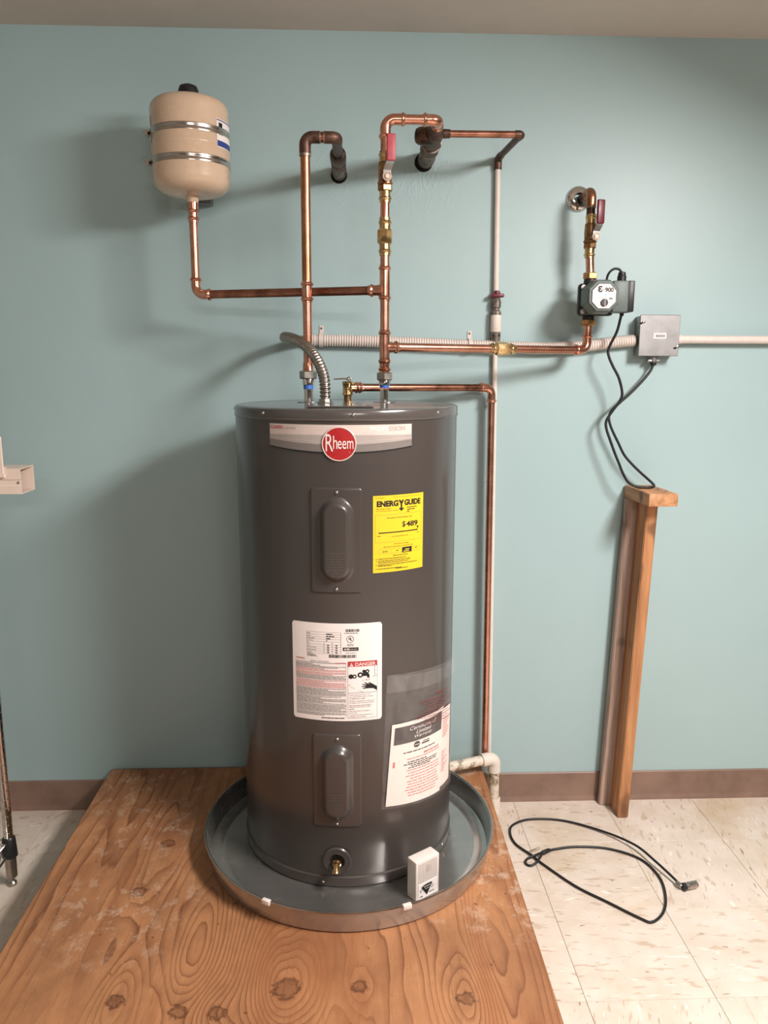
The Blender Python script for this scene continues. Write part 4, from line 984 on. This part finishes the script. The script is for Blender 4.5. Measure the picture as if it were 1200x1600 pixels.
# ---- wall outlet pipe above the pump
FZ = 1.930; fx = 0.1395
po = thing('pump_outlet_pipe', (PUX, PUY, 1.71), 'short copper pipe from chrome wall plate down to the pump', 'pipe')
MB().lathe((fx - 0.008, -0.0005, FZ), (0, -1, 0), [(0, 0.0365), (0.004, 0.0360), (0.009, 0.0320), (0.0125, 0.0240), (0.0135, 0.0160), (0.0105, 0.0140)], 48, cap=False).build('wall_plate', 'chrome', po)
MB().cyl((fx, -0.002, FZ), (fx, -0.08, FZ), 0.0116).build('pipe_section', 'copper_old', po)
MB().tube(fillet([(fx, -0.060, FZ), (fx, PUY - 0.001, FZ), (fx + 0.0002, PUY - 0.001, FZ - 0.044)], 0.024, 10), 0.0140, 24).build('elbow', 'copper_tarnished', po)
MB().cyl((fx + 0.0003, PUY, FZ - 0.035), (fx + 0.001, PUY, 1.845), 0.0122).build('pipe_section', 'copper_old', po)
MB().lathe((fx + 0.0003, PUY - 0.001, FZ - 0.046), (0, 0, 1), [(0, 0.0122), (0.001, 0.0143), (0.004, 0.0143), (0.005, 0.0130)], 24).build('solder_joint', 'solder', po)
MB().tube([(fx + 0.003, PUY, 1.765), (PUX - 0.0005, PUY, 1.706)], PRR + 0.0002, 24).build('pipe_section', 'copper_fitting', po)
ball_valve((fx + 0.0025, PUY, 1.790), 0.064, (0.22, -1, 0), 'brass ball valve with dark red lever above the pump', 'handle_dark_red', 0.004)

# ================================================================== relief valve and discharge pipe
tp = thing('relief_valve', (-0.549, -0.22, 1.348), 'brass relief valve with small lever on top of the water heater', 'valve')
tx, ty = -0.549, -0.22
mb = MB(); mb.lathe((tx, ty, 0), (0, 0, 1), [(1.3475, 0.0105), (1.3680, 0.0105)], 20); mb.build('threaded_stem', 'brass_dark', tp)
mb = MB(); mb.lathe((tx, ty, 0), (0, 0, 1), [(1.3640, 0.0125), (1.3655, 0.0145), (1.3700, 0.0145), (1.3720, 0.0138), (1.3930, 0.0138), (1.3950, 0.0150), (1.4010, 0.0150), (1.4025, 0.0135)], 28)
tdir = Vector((-0.113 - tx, -0.040 - ty, 0)).normalized(); TZ = 1.3855
mb.lathe((tx, ty, TZ), tdir, [(0.008, 0.0112), (0.021, 0.0112)], 24); mb.build('valve_body', 'brass', tp)
mb = MB(); mb.tube([(tx + 0.008, ty, 1.404), (tx - 0.008, ty, 1.410), (tx - 0.038, ty - 0.008, 1.4085)], 0.0022, 8); mb.tube([(tx + 0.006, ty, 1.402), (tx + 0.009, ty, 1.411), (tx + 0.003, ty, 1.414), (tx - 0.004, ty, 1.4095)], 0.0018, 8); mb.build('test_lever', 'steel_strap', tp)
dc = thing('discharge_pipe', (-0.108, -0.040, 0.155), 'copper discharge pipe running from the relief valve and down the wall', 'pipe')
dxc, dyc = -0.1165, -0.0395
d0 = Vector((tx, ty, TZ)); d1 = Vector((dxc, dyc, TZ - 0.004)); dd = (d1 - d0).normalized()
press_coupling(d0 + dd * 0.018, dd, 0.026, 'copper_fitting', dc, 'press_adapter', r=0.0128)
MB().cyl(d0 + dd * 0.03, d1 - dd * 0.03, 0.0108).build('pipe_section', 'copper_small', dc)
press_elbow(d1 - dd * 0.045, d1, d1 + Vector((0.0004, 0, -0.046)), 'copper_fitting', dc, 0.024, r=0.0124)
MB().tube([(dxc, dyc, TZ - 0.04), (-0.1060, dyc, 0.152)], 0.0108, 24).build('pipe_section', 'copper', dc)

# ================================================================== flexible steel conduit from the lid to the wall conduit
def corrugated(path, r, period, depth, n=16, per=6):
    pts = resample(path, period / per); rad = [r - depth * (0.5 - 0.5 * math.cos(2 * PI * k / per)) for k in range(len(pts))]
    return pts, rad
fc = thing('steel_flexible_conduit', (-0.602, -0.470, 1.352), 'bright ribbed steel flexible conduit curving up from the heater lid', 'conduit')
fp = spline([(-0.602, -0.470, 1.362), (-0.6025, -0.466, 1.395), (-0.606, -0.455, 1.420), (-0.618, -0.435, 1.450), (-0.637, -0.405, 1.478), (-0.662, -0.350, 1.500), (-0.696, -0.265, 1.516), (-0.722, -0.175, 1.523), (-0.728, -0.100, 1.5215), (-0.712, -0.048, 1.520), (-0.680, -0.0235, 1.5195), (-0.655, -0.0205, 1.519)], 14)
pts, rad = corrugated(fp, 0.0140, 0.0092, 0.0030)
MB().tube(pts, rad, 18).build('ribbed_hose', 'flex_steel', fc, 80)
MB().lathe((-0.602, -0.470, 1.3520), (0, 0, 1), [(0, 0.019), (0.005, 0.019), (0.006, 0.0155), (0.012, 0.0150)], 8).build('connector', 'steel_nut', fc, 25)

# ---- ribbed grey conduit along the wall
CY = -0.0215
cw = thing('ribbed_wall_conduit', (-0.65, CY, 1.519), 'cream ribbed flexible conduit running along the wall behind the copper risers', 'conduit')
cp = spline([(-0.655, CY, 1.5190), (-0.55, CY, 1.5185), (-0.46, CY, 1.5165), (-0.36, CY, 1.5130), (-0.20, CY, 1.5065), (-0.05, CY, 1.5015), (0.06, CY, 1.5000), (0.17, CY, 1.5065), (0.26, CY, 1.5180), (0.318, CY, 1.5230)], 10)
pts, rad = corrugated(cp, 0.0185, 0.00745, 0.0034)
MB().tube(pts, rad, 18).build('ribbed_hose', 'conduit_grey', cw, 80)
for x, zz in ((-0.628, 1.519), (-0.182, 1.506)):
    mb = MB(); vs = []; fs = []
    for k in range(13):
        a = PI * k / 12 - PI / 2 + PI / 2
        for dx in (-0.0065, 0.0065):
            for rr in (0.0190, 0.0205): vs.append(Vector((x + dx, CY - rr * math.sin(a), zz + rr * math.cos(a))))
        if k:
            b0 = 4 * (k - 1); c0_ = 4 * k
            for (i, j) in ((0, 1), (1, 3), (3, 2), (2, 0)): fs.append((b0 + i, b0 + j, c0_ + j, c0_ + i))
    mb.add(vs, fs); mb.box((x - 0.0065, -0.0218, zz + 0.0185), (x + 0.0065, -0.0005, zz + 0.0203)); mb.box((x - 0.0065, -0.0030, zz + 0.0190), (x + 0.0065, -0.0006, zz + 0.044), 0.001, 1)
    mb.box((x - 0.0065, -0.0218, zz - 0.0203), (x + 0.0065, -0.0005, zz - 0.0185))
    st = mb.build('conduit_strap', 'conduit_grey', cw, 30)
    MB().lathe((x, -0.0028, zz + 0.036), (0, -1, 0), [(0, 0.0034), (0.0015, 0.003), (0.0022, 0.001)], 10).build('strap_screw', 'valve_grime', st)
rcn = thing('rigid_conduit', (0.44, -0.022, 1.527), 'straight cream conduit leaving the metal junction box to the right', 'conduit')
MB().cyl((0.452, -0.024, 1.5265), (XR - 0.001, -0.024, 1.5265), 0.0122).build('conduit_pipe', 'conduit_grey', rcn)
MB().lathe((0.4415, -0.024, 1.5265), (1, 0, 0), [(0, 0.0165), (0.005, 0.0165), (0.006, 0.0145), (0.018, 0.0142), (0.019, 0.0123)], 24).build('connector', 'conduit_grey', rcn)

# ================================================================== junction box
jb = thing('junction_box', (0.381, 0, 1.477), 'square galvanised junction box with barcode sticker on the wall', 'junction box')
MB().box((0.3235, -0.0500, 1.4790), (0.4400, -0.0005, 1.5945), 0.003, 2).build('box_body', 'galvanised_box', jb, 30)
cvr = MB().box((0.3195, -0.0535, 1.4765), (0.4410, -0.0505, 1.5970), 0.0014, 1).build('box_cover', 'galvanised_box', jb, 0)
for (x, z) in ((0.3300, 1.5760), (0.4370, 1.5040)):
    MB().lathe((x, -0.0533, z), (0, -1, 0), [(0, 0.0048), (0.002, 0.0046), (0.0032, 0.002), (0.0032, 0.0003)], 12).build('cover_screw', 'screw', cvr)
    MB().box((x - 0.012, -0.0540, z - 0.0026 - 0.004), (x - 0.004, -0.0532, z + 0.0026 - 0.004), 0.001, 1).build('screw_slot', 'hole_black', cvr, 0)
jfn = lambda u, v, off=0.0: Vector((0.3635 + u, -0.0538 - off, 1.5285 + v))
MB().box((0.3625, -0.0541, 1.5275), (0.4010, -0.0534, 1.5440), 0.0003, 1).build('barcode_sticker', 'label_white', cvr, 0)
P_ = Print(jfn, 0.0006); x = 0.006
while x < 0.031: 
    w = rnd.choice((0.0008, 0.0012, 0.002)); P_.rect('ink_black', x, 0.003, x + w, 0.0110, n=1); x += w + 0.0012
P_.build(cvr)
mb = MB(); mb.lathe((0.3755, -0.028, 1.4795), (0, 0, -1), [(0, 0.0150), (0.006, 0.0150), (0.007, 0.0130), (0.020, 0.0125)], 20); mb.box((0.3555, -0.038, 1.4585), (0.3955, -0.018, 1.4665), 0.003, 2)
cc = mb.build('cable_connector', 'galvanised_box', jb, 30)
MB().lathe((0.3755, -0.028, 1.4600), (0.1, -0.35, -1), [(0, 0.0095), (0.006, 0.0092), (0.012, 0.0065)], 16).build('cord_bushing', 'rubber_black', cc)

# ================================================================== wooden stand
sw = thing('wooden_stand', (0.32, -0.06, 0), 'tall narrow stand of two lumber posts with a short board on top', 'stand')
lean = 0.030
def post(x0, x1, y0, y1, z1):
    vs = [(x0, y0, 0), (x1, y0, 0), (x1, y1, 0), (x0, y1, 0)]; t_ = lean * z1 / 1.02
    vs += [(a + t_, b, z1) for a, b, _ in vs]
    mb = MB().add(vs, [(3, 2, 1, 0), (4, 5, 6, 7), (0, 1, 5, 4), (1, 2, 6, 5), (2, 3, 7, 6), (3, 0, 4, 7)])
    bm = bmesh.new(); vv = [bm.verts.new(v) for v in mb.v]; [bm.faces.new([vv[i] for i in f]) for f in mb.f]
    bmesh.ops.bevel(bm, geom=bm.edges[:], offset=0.0025, segments=2, affect='EDGES')
    for i, v in enumerate(bm.verts): v.index = i
    out = MB().add([v.co.copy() for v in bm.verts], [tuple(v.index for v in f.verts) for f in bm.faces]); bm.free(); return out
post(0.2855, 0.3560, -0.0415, -0.0125, 1.0415).build('rear_post', 'lumber_weathered', sw, 25)
post(0.3205, 0.3555, -0.1180, -0.0418, 1.0415).build('front_post', 'lumber_post', sw, 25)
bd = MB().box((0.3185, -0.1900, 1.0415), (0.4075, -0.0060, 1.0790), 0.0025, 2, Matrix.Rotation(R(3.2), 3, 'Z'), (0.3185, -0.0060, 1.06)).build('top_board', 'lumber_board', sw, 25)
mb = MB(); 
for (x, y) in ((0.375, -0.12), (0.388, -0.155)): mb.tube([(x, y, 1.0785), (x, y, 1.083), (x + 0.004, y, 1.085), (x + 0.008, y, 1.083), (x + 0.008, y, 1.0785)], 0.0008, 6)
o = mb.build('staple', 'valve_grime', bd)
o['kind'] = 'stuff'

# ================================================================== pump power cord
pc = thing('pump_power_cord', (0.246, -0.125, 1.599), 'black power cord looping from the pump over the stand to the junction box', 'cord')
path = spline([(0.2400, -0.120, 1.600), (0.2400, -0.112, 1.583), (0.2385, -0.090, 1.545), (0.2205, -0.080, 1.4975), (0.2225, -0.080, 1.474), (0.2360, -0.080, 1.446), (0.2560, -0.080, 1.411), (0.2690, -0.078, 1.368), (0.2640, -0.075, 1.343), (0.2450, -0.072, 1.314), (0.2285, -0.072, 1.286), (0.2290, -0.072, 1.262), (0.2435, -0.075, 1.222), (0.2590, -0.075, 1.185), (0.2740, -0.075, 1.153), (0.2870, -0.075, 1.125), (0.3060, -0.075, 1.097), (0.3350, -0.080, 1.0840), (0.3650, -0.085, 1.0830), (0.3840, -0.075, 1.0845), (0.3900, -0.062, 1.0870), (0.3840, -0.056, 1.0950), (0.3500, -0.054, 1.1240), (0.3200, -0.052, 1.1520), (0.2955, -0.050, 1.1800), (0.2740, -0.050, 1.2190), (0.2570, -0.050, 1.2500), (0.2465, -0.048, 1.2760), (0.2440, -0.046, 1.2960), (0.2520, -0.046, 1.3150), (0.2750, -0.046, 1.3380), (0.3040, -0.045, 1.3640), (0.3320, -0.042, 1.3920), (0.3530, -0.038, 1.4150), (0.3690, -0.034, 1.4360), (0.3760, -0.0315, 1.4530)], 8)
MB().tube(path, 0.0040, 12).build('cord', 'rubber_black', pc)
MB().lathe((0.2400, -0.120, 1.5975), (0, 0, -1), [(0, 0.0065), (0.006, 0.006), (0.010, 0.0045)], 14).build('strain_relief', 'rubber_black', pc)

# ================================================================== white plastic drain pipe
dpz = 0.190
pv = thing('plastic_drain_pipe', (-0.075, -0.066, 0), 'grimy white plastic drain pipe from the pan down to the floor', 'pipe')
A_ = Vector((-0.272, -0.132, dpz - 0.001)); Bc = Vector((-0.0790, -0.064, dpz)); pd = (Bc - A_).normalized()
MB().cyl(A_, Bc - pd * 0.035, 0.0165).build('pipe_section', 'pvc_grimy', pv)
mb = MB(); mb.tube(fillet([Bc - pd * 0.047, Bc, Bc + Vector((0, 0, -0.046))], 0.0215, 10), 0.0212, 28); mb.build('elbow', 'pvc_clean', pv)
MB().cyl(Bc + Vector((0, 0, -0.04)), (Bc.x + 0.003, Bc.y - 0.001, 0.03), 0.0165).build('pipe_section', 'pvc_grimy', pv)
MB().lathe((Bc.x + 0.003, Bc.y - 0.001, 0.0005), (0, 0, 1), [(0, 0.0205), (0.048, 0.0205), (0.050, 0.0195), (0.050, 0.016)], 28).build('coupling', 'pvc_clean', pv)

# ================================================================== document pouch and papers taped to the heater
def quadfn(tl, tr, br, bl, off):
    def f(u, v):
        s = (1 - v) * ((1 - u) * tl[0] + u * tr[0]) + v * ((1 - u) * bl[0] + u * br[0]); z = (1 - v) * ((1 - u) * tl[1] + u * tr[1]) + v * ((1 - u) * bl[1] + u * br[1])
        return s * D2S, z
    return f
def sheet(f, off, nu=28, nv=24, wrinkle=0.0, poly=None):
    vs = []; fs = []
    for j in range(nv + 1):
        for i in range(nu + 1):
            u, v = i / nu, j / nv; s, z = f(u, v)
            w = wrinkle * (noise.noise(Vector((s * 30, z * 22, 1.7))) + 0.5 * noise.noise(Vector((s * 80, z * 60, 4.0)))) if wrinkle else 0
            vs.append(hfn(s, z, off + abs(w)))
    for j in range(nv):
        for i in range(nu): k = j * (nu + 1) + i; fs.append((k, k + 1, k + nu + 2, k + nu + 1))
    return MB().add(vs, fs)
bk = thing('warranty_papers', hfn(45 * D2S, 0.345, 0.001), 'folded white warranty papers with dark title panel inside the clear pouch', 'booklet')
f2 = quadfn((48, 0.571), (72.2, 0.552), (71.0, 0.338), (44.0, 0.352), 0)
sheet(f2, 0.0022, 12, 8).build('loose_sheet', 'paper_pink', bk, 60)
f1 = quadfn((22.2, 0.576), (59.5, 0.570), (56.5, 0.338), (18.9, 0.361), 0)
cover = sheet(f1, 0.0034).build('booklet_cover', 'paper_pink', bk, 60)
def mapfn(f, base): return lambda u, v, off=0.0: hfn(*f(u, v), base + off)
mf = mapfn(f1, 0.0034); P_ = Print(mf, 0.0004)
def prect(inkn, u0, v0, u1, v1, off=None, n=8): P_.strip(inkn, u0, u1, v0, v1, n, off)
prect('paper_dark', 0.045, 0.255, 0.955, 0.045, n=14)
for k, (s, w) in enumerate((('Certificate of', 0.52), ('Limited', 0.30), ('Warranty', 0.34))):
    vs_, fs_, tw, th = text_geo(s, 0.0, 0.35); y0 = 0.112 + k * 0.056
    P_.mb('ink_white').add([mf(0.54 - w / 2 + a / tw * w, y0 - b / th * 0.043, 0.0008) for a, b in vs_], fs_)
P_.mb('ink_black').add([mf(0.42 + 0.055 * math.cos(2 * PI * k / 20), 0.300 + 0.036 * math.sin(2 * PI * k / 20), 0.0004) for k in range(20)], [tuple(range(20))])
prect('ink_white', 0.375, 0.305, 0.465, 0.297, 0.0008, 2)
prect('ink_black', 0.51, 0.318, 0.66, 0.300, None, 2); prect('ink_black', 0.53, 0.290, 0.66, 0.280, None, 2)
def pwords(inkn, u0, u1, v, h, word=0.06, gap=0.012):
    x = u0
    while x < u1 - word * 0.3:
        w = min(word * rnd.uniform(0.5, 1.5), u1 - x); P_.strip(inkn, x, x + w, v, v - h, 2); x += w + gap
pwords('ink_black', 0.20, 0.80, 0.378, 0.012)
for v, a, b in ((0.500, 0.28, 0.62), (0.525, 0.22, 0.86), (0.549, 0.34, 0.86), (0.572, 0.30, 0.72)): pwords('ink_black', a, b, v, 0.012)
vs_, fs_, tw, th = text_geo('IMPORTANT', 0.02, 0.0)
P_.mb('ink_red').add([mf(0.56 + a / tw * 0.34, 0.438 - b / th * 0.024, 0.0004) for a, b in vs_], fs_)
for k in range(14):
    v = 0.463 + k * 0.0345
    if 0.49 < v < 0.58: continue
    w = rnd.uniform(0.22, 0.36); pwords('ink_pink', 0.60 - w, 0.60 + w, v, 0.011)
prect('ink_pink', 0.055, 0.53, 0.085, 0.46, None, 2)
P_.build(cover)
ms = mapfn(f2, 0.0022); P_ = Print(ms, 0.0004)
mf = ms
for k in range(9): pwords('ink_pink', 0.50, rnd.uniform(0.72, 0.9), 0.14 + k * 0.028, 0.012, 0.08)
for k in range(10): pwords('ink_pink', 0.50, rnd.uniform(0.62, 0.85), 0.56 + k * 0.028, 0.012, 0.08)
P_.build(bk, 'sheet_print')
po_ = thing('document_pouch', hfn(45 * D2S, 0.33, 0.001), 'clear plastic document pouch taped to the lower right of the heater', 'pouch')
fpo = quadfn((19.0, 0.707), (74.0, 0.672), (72.8, 0.326), (16.4, 0.358), 0)
film = sheet(fpo, 0.0062, 40, 48, 0.0035).build('pouch_film', 'clear_film', po_, 80)
ff = quadfn((18.6, 0.712), (74.4, 0.690), (74.2, 0.645), (18.8, 0.665), 0)
flap = sheet(ff, 0.0108, 40, 8, 0.0030).build('pouch_flap', 'clear_film', po_, 80)
mf = mapfn(fpo, 0.0102); P_ = Print(mf, 0.0002)
vs_, fs_, tw, th = text_geo('IMPORTANT', 0.02, 0.0)
P_.mb('ink_film').add([mf(0.56 + a / tw * 0.24, 0.185 - b / th * 0.018, 0.0002) for a, b in vs_], fs_)
for k in range(10):
    v = 0.215 + k * 0.021; pwords('ink_film', rnd.uniform(0.30, 0.44), rnd.uniform(0.78, 0.9), v, 0.0055, 0.04, 0.008)
P_.build(po_, 'pouch_print')

# ================================================================== leak alarm in the pan
al_c = Vector((-0.385, -0.701, PZ + 0.0034)); u_ = Vector((0.061, 0.042, 0)).normalized(); n_ = Vector((u_.y, -u_.x, 0)); back = -n_
al = thing('leak_alarm', al_c + u_ * 0.037 + back * 0.017, 'small white alarm box with ribbed grille standing in the drain pan', 'alarm')
rotA = Matrix((u_, back, Vector((0, 0, 1)))).transposed(); AWd, ADp, AHt = 0.0745, 0.0345, 0.1065
MB().box(al_c, al_c + Vector((AWd, ADp, AHt)), 0.0025, 3, rotA, al_c).build('alarm_case', 'plastic_white', al, 40)
afn = lambda a, b, off=0.0: al_c + u_ * a + Vector((0, 0, b)) + n_ * off
for k in range(12):
    x0 = 0.0075 + k * 0.0052
    MB().box(al_c + Vector((x0, -0.0012, 0.046)), al_c + Vector((x0 + 0.0028, 0.0006, 0.1005)), 0.0005, 1, rotA, al_c).build('grille_rib', 'plastic_white', al, 0)
MB().box(al_c + Vector((0.0075, -0.0004, 0.047)), al_c + Vector((0.0675, 0.0004, 0.0995)), 0, 1, rotA, al_c).build('grille_back', 'rib_shade', al, 0)
P_ = Print(afn, 0.0016)
for i in range(5):
    for j in range(5):
        if abs(i - 2) + abs(j - 2) < 4: P_.disc('ink_black', 0.0305 + i * 0.0037, 0.072 + j * 0.0040, 0.0008, 6)
P_.build(al, 'speaker_holes')
MB().box(al_c + Vector((0.0072, -0.0010, 0.0035)), al_c + Vector((0.0678, 0.0004, 0.0445)), 0.0006, 1, rotA, al_c).build('alarm_label', 'label_white', al, 0)
P_ = Print(afn, 0.0014)
P_.poly('ink_black', [(0.016, 0.034), (0.022, 0.0375), (0.030, 0.0392), (0.038, 0.0395), (0.046, 0.0392), (0.052, 0.0380), (0.048, 0.031), (0.034, 0.0085), (0.0225, 0.0255)])
for (a0, a1, b) in ((0.012, 0.020, 0.026), (0.012, 0.019, 0.022), (0.049, 0.057, 0.028), (0.047, 0.055, 0.023)): P_.words('ink_grey', a0, a1, b, 0.0024, 0.004)
P_.words('ink_black', 0.0125, 0.0205, 0.0080, 0.0036, 0.004); P_.words('ink_black', 0.0410, 0.0570, 0.0120, 0.0030, 0.005)

P_.off = 0.0018
P_.words('ink_white', 0.024, 0.046, 0.0325, 0.0020, 0.005); P_.words('ink_white', 0.028, 0.042, 0.0265, 0.0016, 0.004)
P_.build(al)

# ================================================================== security cable on the floor
sc_ = thing('cable_lock', (0.16, -0.35, 0), 'black cable lock lying in loops on the cream floor tiles', 'cable lock')
fl2 = [(0.376, -0.463, 0.010), (0.374, -0.452, 0.014), (0.345, -0.372, 0.020), (0.314, -0.289, 0.018), (0.243, -0.200, 0.008), (0.138, -0.133, 0.0042), (0.037, -0.121, 0.0042), (-0.025, -0.148, 0.0042), (-0.046, -0.189, 0.0042), (-0.042, -0.250, 0.0042), (-0.006, -0.312, 0.006), (0.021, -0.357, 0.0042), (0.088, -0.457, 0.0042), (0.157, -0.526, 0.0042), (0.222, -0.591, 0.0042), (0.250, -0.606, 0.0042), (0.294, -0.569, 0.0042), (0.325, -0.505, 0.0042), (0.339, -0.423, 0.0042), (0.314, -0.339, 0.0042), (0.235, -0.286, 0.0042), (0.140, -0.273, 0.0042), (0.075, -0.283, 0.0045), (0.052, -0.292, 0.005)]
MB().tube(spline(fl2, 8), 0.0036, 10).build('cable', 'rubber_black', sc_)
lp = [(0.052, -0.292, 0.006), (0.032, -0.305, 0.010), (0.016, -0.333, 0.0125), (-0.001, -0.353, 0.008), (-0.020, -0.360, 0.0045), (-0.031, -0.348, 0.0045), (-0.022, -0.332, 0.008), (0.004, -0.322, 0.0125), (0.028, -0.306, 0.009), (0.048, -0.294, 0.007)]
MB().tube(spline(lp, 8), 0.0034, 10).build('end_loop', 'rubber_black', sc_)
cr_a, cr_b = Vector((0.026, -0.308, 0.0085)), Vector((0.056, -0.290, 0.0075))
MB().lathe(cr_a, cr_b - cr_a, [(0, 0.0045), (0.004, 0.0066), (0.030, 0.0062), (0.034, 0.0042)], 14).build('crimp_sleeve', 'plastic_black', sc_)
hd = Vector((0.383, -0.480, 0.0115)); hdir = Vector((0.045, 0.012, 0)).normalized()
lk = MB().lathe(hd, hdir, [(0, 0.0100), (0.001, 0.0108), (0.009, 0.0108), (0.010, 0.0096)], 20).build('lock_collar', 'plastic_black', sc_)
bod = MB().lathe(hd + hdir * 0.010, hdir, [(0, 0.0098), (0.036, 0.0098), (0.037, 0.0088), (0.037, 0.0004)], 24).build('lock_body', 'steel_nut', sc_, 30)
for k in range(4): MB().lathe(hd + hdir * (0.018 + k * 0.0062), hdir, [(0, 0.0100), (0.0006, 0.0107), (0.0040, 0.0107), (0.0046, 0.0100)], 10).build('number_wheel', 'steel_strap', bod, 20)
MB().lathe((0.3755, -0.462, 0.0112), (0.35, -0.9, 0), [(-0.004, 0.0045), (0.0, 0.0068), (0.016, 0.0068), (0.018, 0.005)], 14).build('cable_socket', 'steel_nut', sc_)

# ================================================================== paper clip
pcl = [(-0.012, -0.289, 0.0008), (0.024, -0.268, 0.0008), (0.028, -0.2715, 0.0008), (0.024, -0.2765, 0.0008), (-0.006, -0.2935, 0.0008), (-0.011, -0.2955, 0.0008), (-0.010, -0.2915, 0.0010), (0.016, -0.2765, 0.0014), (0.019, -0.2745, 0.0014), (0.0175, -0.2725, 0.0012), (0.0, -0.2825, 0.0008)]
tag(MB().tube(spline(pcl, 5), 0.0007, 8).build('paper_clip', 'steel_strap'), 'tiny steel paper clip on the floor by the cable loop', 'paper clip')

# ================================================================== wire shelving rack at the left edge
RX, RY = -1.499, -0.391
rk = thing('wire_rack', (RX, RY, 0), 'chrome wire shelving rack whose grooved corner post stands at the left edge', 'rack')
def rack_post(x, y):
    prof = [(0.055, 0.0127)]
    z = 0.165
    while z < 1.78: prof += [(z, 0.0127), (z + 0.0012, 0.0116), (z + 0.0030, 0.0116), (z + 0.0042, 0.0127)]; z += 0.0254
    prof.append((1.80, 0.0127))
    p_ = MB().lathe((x, y, 0), (0, 0, 1), prof, 20).build('post', 'chrome', rk, 25)
    MB().lathe((x, y, 0), (0, 0, 1), [(0.026, 0.0120), (0.030, 0.0150), (0.090, 0.0150), (0.094, 0.0128)], 20).build('foot_sleeve', 'flex_steel', p_)
    MB().lathe((x, y, 0), (0, 0, 1), [(0.0, 0.0090), (0.003, 0.0115), (0.010, 0.0115), (0.014, 0.0080), (0.018, 0.0060), (0.027, 0.0060)], 16).build('levelling_foot', 'steel_nut', p_)
RX2, RY2 = -1.960, -0.860
for (x, y) in ((RX, RY), (RX2, RY), (RX, RY2), (RX2, RY2)): rack_post(x, y)
for zs in (0.120, 1.108):
    sh = MB(); corners = [(RX, RY), (RX2, RY), (RX2, RY2), (RX, RY2)]
    for a, b in zip(corners, corners[1:] + corners[:1]):
        sh.cyl((a[0], a[1], zs + 0.020), (b[0], b[1], zs + 0.020), 0.0034, 8); sh.cyl((a[0], a[1], zs - 0.018), (b[0], b[1], zs - 0.018), 0.0034, 8)
        L = math.hypot(b[0] - a[0], b[1] - a[1]); nn = 12; pts_ = [(a[0] + (b[0] - a[0]) * k / nn, a[1] + (b[1] - a[1]) * k / nn, zs + (0.019 if k % 2 else -0.017)) for k in range(nn + 1)]
        sh.tube(pts_, 0.0022, 6)
    y = RY - 0.03
    while y > RY2 + 0.01: sh.cyl((RX, y, zs + 0.0245), (RX2, y, zs + 0.0245), 0.0022, 6); y -= 0.026
    s_ = sh.build('wire_shelf', 'chrome', rk); 
    s_['kind'] = 'stuff'
    for (x, y) in corners: MB().lathe((x, y, 0), (0, 0, 1), [(zs - 0.030, 0.0175), (zs - 0.028, 0.0205), (zs + 0.026, 0.0175), (zs + 0.030, 0.0145)], 18).build('shelf_collar', 'plastic_black', s_)

# ================================================================== white plastic channel lying on the rack
chn = thing('plastic_channel', (-1.35, -0.46, 1.1345), 'hollow white plastic channel sticking out from the left edge', 'channel')
ye, yf, zb, zt, tk = -0.500, -0.420, 1.1345, 1.1965, 0.0022
mb = MB()
front = [(ye, zb), (ye, zb + 0.020), (ye + 0.002, zb + 0.0215), (ye + 0.002, zb + 0.034), (ye, zb + 0.0355), (ye, zt), (yf, zt), (yf, zb)]
inner = [(ye + tk, zb + tk), (ye + tk, zb + 0.0200), (ye + 0.002 + tk, zb + 0.0215), (ye + 0.002 + tk, zb + 0.034), (ye + tk, zb + 0.0355), (ye + tk, zt - tk), (yf - tk, zt - tk), (yf - tk, zb + tk)]
xe, xw = -1.339, -1.93; n = 8; vs = []; fs = []
for x in (xe, xw):
    for ring in (front, inner):
        for (y, z) in ring: vs.append(Vector((x, y, z)))
for k in range(n):
    k2 = (k + 1) % n
    fs += [(k, k2, 2 * n + k2, 2 * n + k), (n + k, 3 * n + k, 3 * n + k2, n + k2), (k, n + k, n + k2, k2), (2 * n + k, 2 * n + k2, 3 * n + k2, 3 * n + k)]
mb.add(vs, fs).build('channel_body', 'vinyl_white', chn, 0)
MB().box((-1.3480, ye + 0.0004, zb + 0.0250), (-1.3440, ye + 0.0026, zb + 0.0305)).build('latch_hole', 'ink_grey', chn, 0)
mb = MB(); mb.box((-1.400, ye - 0.006, zb + 0.046), (-1.3765, ye - 0.0005, zb + 0.140), 0.001, 1); mb.box((-1.400, ye - 0.009, zb + 0.041), (-1.3735, ye - 0.0005, zb + 0.050), 0.001, 1); mb.box((-1.400, ye - 0.0005, zt), (-1.3765, ye + 0.012, zt + 0.003))
mb.build('hanging_clip', 'vinyl_white', chn, 0)
